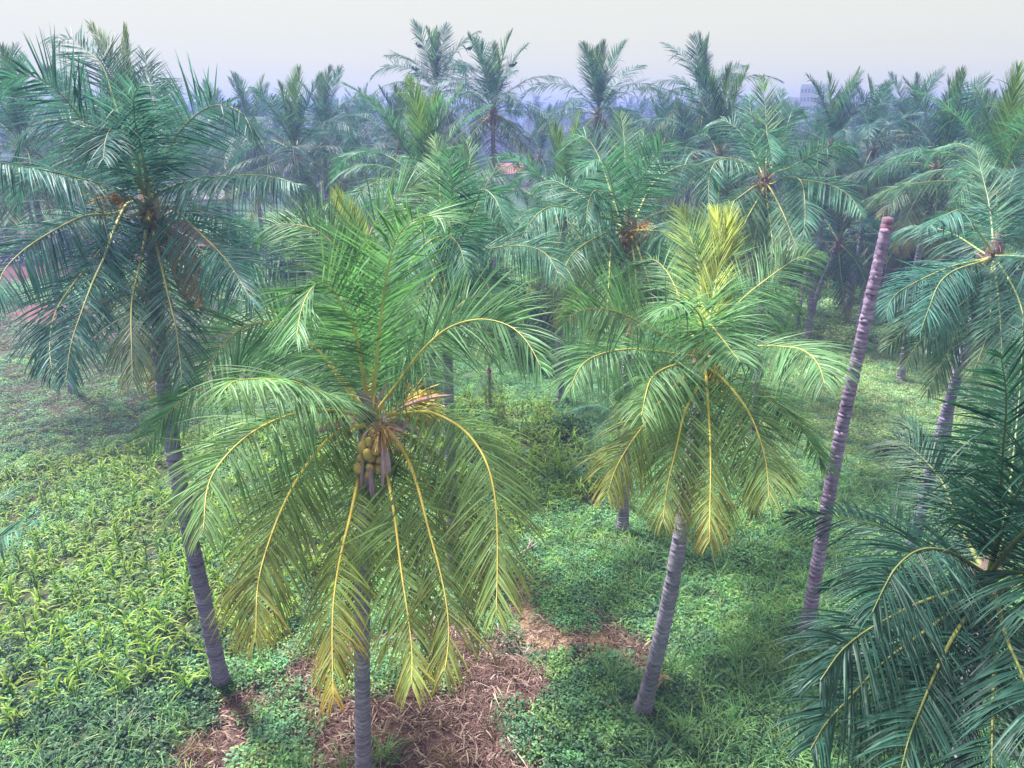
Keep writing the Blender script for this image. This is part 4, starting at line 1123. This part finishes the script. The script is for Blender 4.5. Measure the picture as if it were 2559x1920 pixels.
# --- the palm at the right edge
C6 = (2482, 640); Z6 = 19.5
P6F = [
 ([(2460,648),(2375,667),(2281,709),(2233,742),(2212,790)], -1, .66, dict(tilt=.4)),
 ([(2455,653),(2385,676),(2347,709),(2323,766),(2300,830)], -1, .70, dict(tilt=.3)),
 ([(2420,690),(2318,750),(2262,821),(2217,868)], -1, .84, dict(tilt=.3)),
 ([(2440,720),(2403,759),(2337,816),(2290,863),(2262,915)], -1, .84, dict(tilt=.2)),
 ([(2455,690),(2427,728),(2403,785),(2385,845),(2337,939),(2312,985)], -1, .88, dict(tilt=.1)),
 ([(2477,709),(2474,799),(2460,859),(2430,935)], -1, .88, dict(tilt=0)),
 ([(2490,700),(2500,800),(2505,920)], -1, .8, dict(tilt=.1)),
 ([(2488,586),(2493,515),(2484,463),(2455,440),(2408,458)], 1, .42, dict(tilt=.4)),
 ([(2498,615),(2526,558),(2559,501),(2600,450)], 1, .4, dict(tilt=.4)),
 ([(2470,615),(2432,563),(2403,525),(2361,539),(2316,570)], -1, .48, dict(tilt=.4)),
 ([(2530,640),(2600,650),(2650,700)], -1, .6, {}),
 ([(2460,634),(2385,586),(2318,567),(2266,567),(2236,590)], 1, .6, dict(tilt=.4)),
 ([(2480,580),(2470,500),(2450,420),(2440,370)], 1, .2, dict(close=.3)),
 ([(2495,590),(2520,480),(2540,420)], 1, .3, {}),
 ([(2510,680),(2550,760),(2570,880)], -1, .75, {}),
 ([(2440,670),(2380,740),(2350,830),(2340,900)], 1, .8, {}),
 ([(2470,700),(2440,800),(2420,900)], 1, .95, dict(dry=.3)),
 ([(2510,700),(2540,820),(2550,940)], 1, .9, {}),
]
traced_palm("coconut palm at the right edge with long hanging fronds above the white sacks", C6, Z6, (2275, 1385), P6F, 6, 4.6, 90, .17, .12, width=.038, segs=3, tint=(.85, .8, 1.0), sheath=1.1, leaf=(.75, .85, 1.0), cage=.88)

# --- the palm behind the big one, with a folded dark frond
C8 = (1112, 668); Z8 = 18.5
P8F = [
 ([(1155,652),(1221,623),(1302,614),(1363,633),(1398,690)], -1, .55, dict(tilt=.5)),
 ([(1140,628),(1165,581),(1203,486),(1247,405)], 1, .30, dict(tilt=.4, L=4.8)),
 ([(1150,600),(1190,510),(1203,475),(1222,480),(1245,510),(1262,570)], -1, .42, {}),
 ([(1105,605),(1100,486),(1095,400),(1085,345)], 1, .12, dict(close=.3)),
 ([(1125,600),(1150,480),(1175,400),(1165,350)], 1, .18, dict(close=.2)),
 ([(1110,620),(1108,592),(1070,605),(1030,650),(1010,710)], -1, .55, dict(droop=1.6, L=3.6)),
 ([(1115,620),(1125,592),(1150,620),(1165,680)], -1, .55, dict(droop=1.6, L=3.2)),
 ([(1150,680),(1200,690),(1225,730),(1236,800)], -1, .7, {}),
 ([(1112,720),(1108,780),(1105,860)], -1, .9, {}),
 ([(1090,690),(1040,760),(1000,860)], -1, .85, {}),
 ([(1140,700),(1180,780),(1230,880)], -1, .8, {}),
 ([(1080,650),(1000,610),(930,620),(880,680)], 1, .6, {}),
 ([(1080,620),(1010,520),(960,480),(920,510)], 1, .45, {}),
 ([(1150,620),(1230,560),(1290,560),(1330,610)], 1, .5, {}),
 ([(1160,690),(1250,720),(1310,800)], 1, .75, {}),
 ([(1070,680),(990,720),(950,800)], 1, .75, {}),
 ([(1120,600),(1130,470),(1120,380)], -1, .35, {}),
]
r8, l8, b8 = traced_palm("coconut palm directly behind the big one, brown crown heart with green nuts", C8, Z8, tuple(np.array([at(*C8, Z8)[0], at(*C8, Z8)[1], 0.])), P8F, 8, 4.6, 90, .16, .12, width=.038, segs=3, sheath=1.2)
add_nuts(r8, at(1105, 705, 17.9) - b8, 12, .22, (.13, .17, .06), 31, 1.0)
for d, k in (((-.3, -.4, .9), 1), ((.4, -.3, .8), 0), ((-.9, -.2, .3), 0), ((.2, -.4, -1), 2), ((.5, -.2, -1), 1)): add_spathe(r8, l8, d, k, 1.)

# --- the palm between them, with the orange brown nuts
C9 = (1572, 578); Z9 = 20.0
P9F = [
 ([(1560,515),(1562,392),(1557,321),(1550,285)], 1, .16, dict(tilt=0, L=4.8)),
 ([(1548,534),(1515,415),(1486,401),(1455,430)], -1, .42, {}),
 ([(1534,557),(1524,505),(1491,475),(1472,501),(1465,560)], -1, .46, {}),
 ([(1540,520),(1500,400),(1470,350),(1440,345),(1395,385)], 1, .45, {}),
 ([(1543,553),(1453,529),(1382,515),(1335,543),(1300,600)], -1, .60, dict(tilt=.5)),
 ([(1534,576),(1477,600),(1425,642),(1398,710)], -1, .72, {}),
 ([(1553,581),(1529,609),(1522,699),(1518,790)], -1, .84, {}),
 ([(1609,576),(1666,581),(1709,600),(1745,650)], -1, .62, {}),
 ([(1572,515),(1609,439),(1657,363),(1682,340)], -1, .3, dict(tilt=.6)),
 ([(1600,520),(1628,463),(1676,425),(1723,411),(1770,430),(1792,475)], 1, .52, dict(tilt=.5)),
 ([(1560,600),(1540,700),(1500,800),(1480,860)], 1, .97, {}),
 ([(1590,610),(1620,700),(1640,790)], -1, .85, {}),
 ([(1550,600),(1470,690),(1420,800)], -1, .88, {}),
 ([(1590,560),(1650,530),(1720,530),(1760,580)], 1, .6, {}),
 ([(1580,610),(1590,720),(1570,830)], -1, .92, {}),
 ([(1530,550),(1440,480),(1370,450),(1330,490)], 1, .5, {}),
 ([(1585,520),(1600,400),(1610,330)], 1, .3, {}),
 ([(1600,590),(1680,650),(1730,740)], 1, .8, {}),
]
r9, l9, b9 = traced_palm("coconut palm left of the leaning one, full crown with orange brown nuts at its heart", C9, Z9, (1556, 1336), P9F, 9, 4.7, 90, .165, .12, width=.038, segs=3, sheath=1.2)
add_nuts(r9, at(1592, 615, 19.4) - b9, 16, .24, (.42, .26, .11), 41, .95)
add_nuts(r9, at(1570, 590, 19.3) - b9, 10, .20, (.36, .20, .12), 42, .9)
add_flowers(r9, l9 + np.array([.1, -.25, .1]), (.4, -.6, .2), 60, .5, (.42, .26, .12), 43, 1.2, .9)

# --- the palm with the long arching fronds right of the middle, further off
C11 = (1913, 455); Z11 = 27.5
P11F = [
 ([(1915,400),(1915,300),(1905,195)], 1, .14, dict(close=.2, tilt=0)),
 ([(1940,430),(1970,421),(2031,388),(2102,362),(2142,382)], -1, .5, dict(tilt=.5)),
 ([(1930,460),(1965,442),(2003,454),(2012,530),(2007,595)], -1, .6, {}),
 ([(1950,450),(2000,449),(2078,463),(2125,492),(2152,535)], -1, .62, {}),
 ([(1889,463),(1842,497),(1782,538)], -1, .74, {}),
 ([(1903,482),(1870,539),(1840,602)], -1, .8, {}),
 ([(1905,490),(1889,577),(1875,690)], -1, .9, {}),
 ([(1880,421),(1813,395),(1776,426),(1769,520)], -1, .55, {}),
 ([(1880,380),(1840,320),(1790,300),(1758,335)], 1, .45, {}),
 ([(1935,400),(1965,320),(1985,270),(2012,295)], 1, .4, {}),
 ([(1930,480),(1960,540),(2000,645)], -1, .8, {}),
 ([(1925,380),(1945,300),(1952,228)], 1, .25, {}),
 ([(1900,400),(1880,300),(1870,240)], 1, .25, {}),
 ([(1890,430),(1830,420),(1780,470)], 1, .6, {}),
 ([(1915,490),(1930,600),(1925,690)], -1, .9, {}),
 ([(1895,480),(1850,560),(1810,640)], 1, .85, {}),
 ([(1910,420),(1905,350),(1915,330),(1930,400)], -1, .35, dict(L=3.6)),
]
r11, l11, b11 = traced_palm("coconut palm above and right of the leaning one, with wide arching fronds", C11, Z11, (1884, 1090), P11F, 14, 4.7, 75, .16, .11, width=.05, segs=3, sheath=1.2)
add_nuts(r11, at(1895, 480, 26.9) - b11, 10, .24, (.34, .22, .10), 51, 1.)

# --- a palm outside the lower left, only some frond tips show
C0 = (-330, 1660); Z0 = 7.6
P0F = [
 ([(-150,1380),(-60,1290),(40,1222),(112,1192)], 1, .3, dict(L=4.2, width=.026, Lmax=.42)),
 ([(-180,1460),(-60,1380),(20,1335),(80,1312)], -1, .35, dict(L=4.2, width=.026, Lmax=.42)),
]
traced_palm("coconut palm outside the lower left, only its narrow frond tips reach in", C0, Z0, tuple(np.array([at(*C0, Z0)[0], at(*C0, Z0)[1], 0.])), P0F, 17, 4.2, 60, .16, .12)

# --- the topless trunk
bt = on_ground(2013, 1595); tp = at(2221, 545, 15.9) - bt
o = obj("topless_palm_trunk", trunk_mesh([np.array([0, 0, -.1]), tp * .5 + np.array([-.12, 0, 0]), tp], .165, .115, .105, 16, 77, 1.1, True, 1.0, (1.15, .95, 1.15)), None, bt)
tag(o, "tall leaning bare palm trunk without a crown right of the middle", "palm trunk")

# ================================================================== PALMS FURTHER OFF
TB = (.30, .22, .09)
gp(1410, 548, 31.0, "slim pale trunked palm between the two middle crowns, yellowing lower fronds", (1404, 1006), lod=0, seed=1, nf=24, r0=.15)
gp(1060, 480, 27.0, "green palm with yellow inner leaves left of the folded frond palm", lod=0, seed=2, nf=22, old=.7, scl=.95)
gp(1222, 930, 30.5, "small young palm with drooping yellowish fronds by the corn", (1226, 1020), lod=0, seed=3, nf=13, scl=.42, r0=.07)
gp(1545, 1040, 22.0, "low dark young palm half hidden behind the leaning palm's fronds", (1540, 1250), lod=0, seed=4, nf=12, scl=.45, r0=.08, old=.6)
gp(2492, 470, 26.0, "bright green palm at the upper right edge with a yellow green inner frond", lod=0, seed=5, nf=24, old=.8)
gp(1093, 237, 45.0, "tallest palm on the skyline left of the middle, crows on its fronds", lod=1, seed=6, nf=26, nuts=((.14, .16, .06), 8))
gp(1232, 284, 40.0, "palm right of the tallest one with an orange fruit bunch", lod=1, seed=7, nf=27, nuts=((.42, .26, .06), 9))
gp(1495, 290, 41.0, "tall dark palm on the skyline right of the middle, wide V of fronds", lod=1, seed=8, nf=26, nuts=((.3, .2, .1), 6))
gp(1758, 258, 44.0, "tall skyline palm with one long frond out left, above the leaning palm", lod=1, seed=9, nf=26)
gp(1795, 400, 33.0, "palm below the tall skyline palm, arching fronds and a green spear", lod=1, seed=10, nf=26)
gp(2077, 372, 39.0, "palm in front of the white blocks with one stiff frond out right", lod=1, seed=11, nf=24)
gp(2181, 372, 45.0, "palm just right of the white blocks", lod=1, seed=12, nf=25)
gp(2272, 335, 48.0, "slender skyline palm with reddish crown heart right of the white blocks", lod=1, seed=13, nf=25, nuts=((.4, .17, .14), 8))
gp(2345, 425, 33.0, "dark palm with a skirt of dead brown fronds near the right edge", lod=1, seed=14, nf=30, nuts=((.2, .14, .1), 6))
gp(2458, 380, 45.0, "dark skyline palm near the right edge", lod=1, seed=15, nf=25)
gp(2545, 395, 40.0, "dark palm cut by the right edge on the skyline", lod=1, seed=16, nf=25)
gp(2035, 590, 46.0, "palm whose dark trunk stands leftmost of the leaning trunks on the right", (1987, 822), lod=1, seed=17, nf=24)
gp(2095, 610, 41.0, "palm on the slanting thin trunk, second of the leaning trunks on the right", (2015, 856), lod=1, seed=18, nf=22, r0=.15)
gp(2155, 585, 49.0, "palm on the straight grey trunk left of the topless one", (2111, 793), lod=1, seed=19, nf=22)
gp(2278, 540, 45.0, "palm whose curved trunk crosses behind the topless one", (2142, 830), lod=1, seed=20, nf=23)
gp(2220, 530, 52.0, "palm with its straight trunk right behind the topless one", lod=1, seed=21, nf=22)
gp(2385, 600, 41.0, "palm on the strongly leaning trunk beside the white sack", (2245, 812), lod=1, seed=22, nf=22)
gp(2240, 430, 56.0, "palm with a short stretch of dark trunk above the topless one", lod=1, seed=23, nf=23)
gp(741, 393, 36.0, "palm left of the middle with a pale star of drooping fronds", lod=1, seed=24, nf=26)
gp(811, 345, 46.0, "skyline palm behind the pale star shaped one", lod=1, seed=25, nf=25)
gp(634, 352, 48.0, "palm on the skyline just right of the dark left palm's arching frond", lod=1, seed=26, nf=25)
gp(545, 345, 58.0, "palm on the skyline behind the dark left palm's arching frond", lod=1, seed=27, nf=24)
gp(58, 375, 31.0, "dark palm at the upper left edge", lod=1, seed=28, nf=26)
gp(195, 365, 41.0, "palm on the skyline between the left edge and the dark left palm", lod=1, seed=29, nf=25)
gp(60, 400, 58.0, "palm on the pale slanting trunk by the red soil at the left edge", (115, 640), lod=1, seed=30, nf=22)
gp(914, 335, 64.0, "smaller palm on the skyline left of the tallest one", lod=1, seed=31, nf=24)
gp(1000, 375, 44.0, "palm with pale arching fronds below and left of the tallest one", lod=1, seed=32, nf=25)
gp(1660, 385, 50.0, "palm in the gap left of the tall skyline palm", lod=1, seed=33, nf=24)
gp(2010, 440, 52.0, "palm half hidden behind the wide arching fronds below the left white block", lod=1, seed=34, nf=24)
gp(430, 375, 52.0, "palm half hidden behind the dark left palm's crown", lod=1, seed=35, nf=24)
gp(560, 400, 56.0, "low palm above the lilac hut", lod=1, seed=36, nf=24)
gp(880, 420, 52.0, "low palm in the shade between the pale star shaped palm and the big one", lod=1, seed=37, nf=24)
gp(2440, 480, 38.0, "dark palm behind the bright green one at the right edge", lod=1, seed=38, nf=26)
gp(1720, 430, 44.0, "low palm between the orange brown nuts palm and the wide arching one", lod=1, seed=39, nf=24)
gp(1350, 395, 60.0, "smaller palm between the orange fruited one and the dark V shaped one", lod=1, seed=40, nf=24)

# distant rows, each palm a thing of its own
def crown_mesh(seed):
    L_ = lib(2); r = random.Random(seed); Vs, Qs, Ts, Cs, qm, tm, n = [], [], [], [], [], [], 0
    g = Geo(); nf = 22
    for i in range(nf):
        f = i / (nf - 1); me = L_[min(9, int(f ** .92 * 9.99))][r.randrange(3)][0]
        co = np.zeros(len(me.vertices) * 3, np.float32); me.vertices.foreach_get("co", co); co = co.reshape(-1, 3)
        cl = np.zeros(len(me.vertices) * 4, np.float32); me.attributes["tint"].data.foreach_get("color", cl); cl = cl.reshape(-1, 4)[:, :3]
        az = i * 2.39996 + r.uniform(-.3, .3); s = r.uniform(.85, 1.05)
        ca, sa = math.cos(az), math.sin(az)
        W = co @ np.array([[ca, sa, 0], [-sa, ca, 0], [0, 0, 1]]) * s
        tot = np.zeros(len(me.polygons), np.int32); me.polygons.foreach_get("loop_total", tot)
        li = np.zeros(len(me.loops), np.int32); me.loops.foreach_get("vertex_index", li)
        mi = np.zeros(len(me.polygons), np.int32); me.polygons.foreach_get("material_index", mi)
        st = np.concatenate([[0], np.cumsum(tot)[:-1]])
        q = tot == 4
        Qd = li[st[q][:, None] + np.arange(4)[None]]
        off = g.n
        g.V.append(W); g.C.append(cl); g.n += len(W); g.Q.append(Qd + off); g.qm.append(mi[q])
    return g.mesh("crown", [M_LEAF, M_RIB])
CROWNS = [crown_mesh(i) for i in range(6)]
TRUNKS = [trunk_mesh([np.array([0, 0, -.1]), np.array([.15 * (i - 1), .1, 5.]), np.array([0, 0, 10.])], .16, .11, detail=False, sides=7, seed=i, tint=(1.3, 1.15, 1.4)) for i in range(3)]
rr = random.Random(21)
rows = []
Y0 = 66.
while Y0 < 300:
    wdt = Y0 * .72
    x = -wdt + rr.uniform(0, 6)
    while x < wdt:
        rows.append((x + rr.uniform(-2, 2), Y0 + rr.uniform(-4, 4))); x += rr.uniform(6.5, 10) * (1 + max(0, Y0 - 110) / 220)
    Y0 += 8.5 + max(0, Y0 - 90) * .09
far_n = 0
for (x, y) in rows:
    p = np.array([x, y, 0.])
    px_, py_, z_ = proj(p)
    # the open view down to the trunks of the far wood, and the clearing before it
    if 1120 < px_ < 1480 and y < 132: continue
    if px_ < 620 and y < 84: continue
    h = rr.uniform(7.8, 9.8) if y < 95 else rr.uniform(8.6, 11.0) if y < 150 else rr.uniform(9.5, 11.8)
    if 1960 < px_ < 2170 and y > 90: h = min(h, 10.0)
    o = obj("coconut_palm", None, None, (x, y, 0)); o.empty_display_size = .5
    tag(o, "distant hazy coconut palm in the grove that fills the skyline", "coconut palm", "distant palms of the grove")
    t = obj("trunk", TRUNKS[rr.randrange(3)], o, scl=(1, 1, h / 10.)); 
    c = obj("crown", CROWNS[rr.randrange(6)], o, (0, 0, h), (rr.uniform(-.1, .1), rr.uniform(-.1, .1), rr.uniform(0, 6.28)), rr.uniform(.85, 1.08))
    far_n += 1
print("far palms", far_n)

# crows on the tallest palm and its neighbour
crow(1047, 121, 44.5, "crow on the upper left frond of the tallest skyline palm, the topmost one there", 2.2)
crow(1078, 146, 44.5, "crow on the tallest skyline palm, close to its middle fronds", 1.2)
crow(1038, 180, 44.5, "crow on the lowest left frond of the tallest skyline palm", 2.0)
crow(1175, 127, 44.5, "crow on the right hand frond tip of the tallest skyline palm", -1.0)
crow(1282, 170, 39.5, "crow on the right hand frond of the orange fruited palm", -1.4)

# dead wood and litter
def ground_tube(name, label, cat, a, b_, r0, r1, col, lift=.08, bend=.1):
    A, B = on_ground(*a), on_ground(*b_); L = np.linalg.norm(B - A); g = Geo()
    M = (A + B) / 2 + np.array([bend, bend, lift + .06])
    tube(g, *(lambda P: (P, np.linspace(r0, r1, len(P))))(catmull([A - A + [0, 0, lift], M - A, B - A + [0, 0, lift * 1.5]], 9)[0]), 7, col)
    for q in range(3):
        s_ = M - A + (B - A) * (.1 * q - .1)
        tube(g, [s_, s_ + np.array([.12 - .1 * q, .2, .12]), s_ + np.array([.2 - .2 * q, .35, .16])], [r1, r1 * .7, r1 * .3], 5, col)
    return tag(obj(name, g.mesh(name, [M_WOOD if cat == "branch" else M_FIBRE]), None, A), label, cat)
ground_tube("dead_branch", "grey forked dead branch lying in the weeds right of the big palm's fronds", "branch", (1283, 1412), (1345, 1380), .05, .02, (3.4, 3.2, 3.4), .22)
g = Geo(); _r = np.random.RandomState(2)
tube(g, [(0, 0, 0), (.02, 0, .25), (.0, .02, .5)], [.03, .022, .016], 6, (1.5, 1.3, 1.5), 1)
_n = 14; _a = _r.rand(_n) * 6.28
ribbons(g, np.tile([[0, .02, .46]], (_n, 1)), norm(np.stack([np.cos(_a), np.sin(_a), .8 + _r.rand(_n)], 1)), np.stack([-np.sin(_a), np.cos(_a), np.zeros(_n)], 1), .35 * (.6 + .6 * _r.rand(_n)), .05, 4, 2.4, (.26, .19, .12), (.34, .25, .14))
tag(obj("dead_sapling", g.mesh("dead_sapling", [M_STRAW, M_WOOD]), None, on_ground(1655, 1742)), "small dead sapling with withered brown leaves right of the leaning palm's foot", "plant")

# grass and litter gathered round the feet of the trunks
_B, _S = [], []
for o in list(sc.objects):
    if o.get("category") in ("coconut palm", "palm trunk") and o.location.y < 60 and abs(o.location.x) < 40:
        for q in range(26):
            a = rr.uniform(0, 6.28); d = rr.uniform(.16, .62)
            _B.append((o.location.x + math.cos(a) * d, o.location.y + math.sin(a) * d, 0.)); _S.append(rr.uniform(.4, .95))
_B, _S = np.array(_B), np.array(_S); _k = np.arange(len(_B)) % 5
scatter("trunk_foot_grass", "grass", _B[_k < 3], _S[_k < 3], "grass grown up round the feet of the trunks", seed=31)
scatter("trunk_foot_litter", "straw", _B[_k >= 3] + [0, 0, .05], _S[_k >= 3] * 1.1, "dry litter round the feet of the trunks", seed=32)
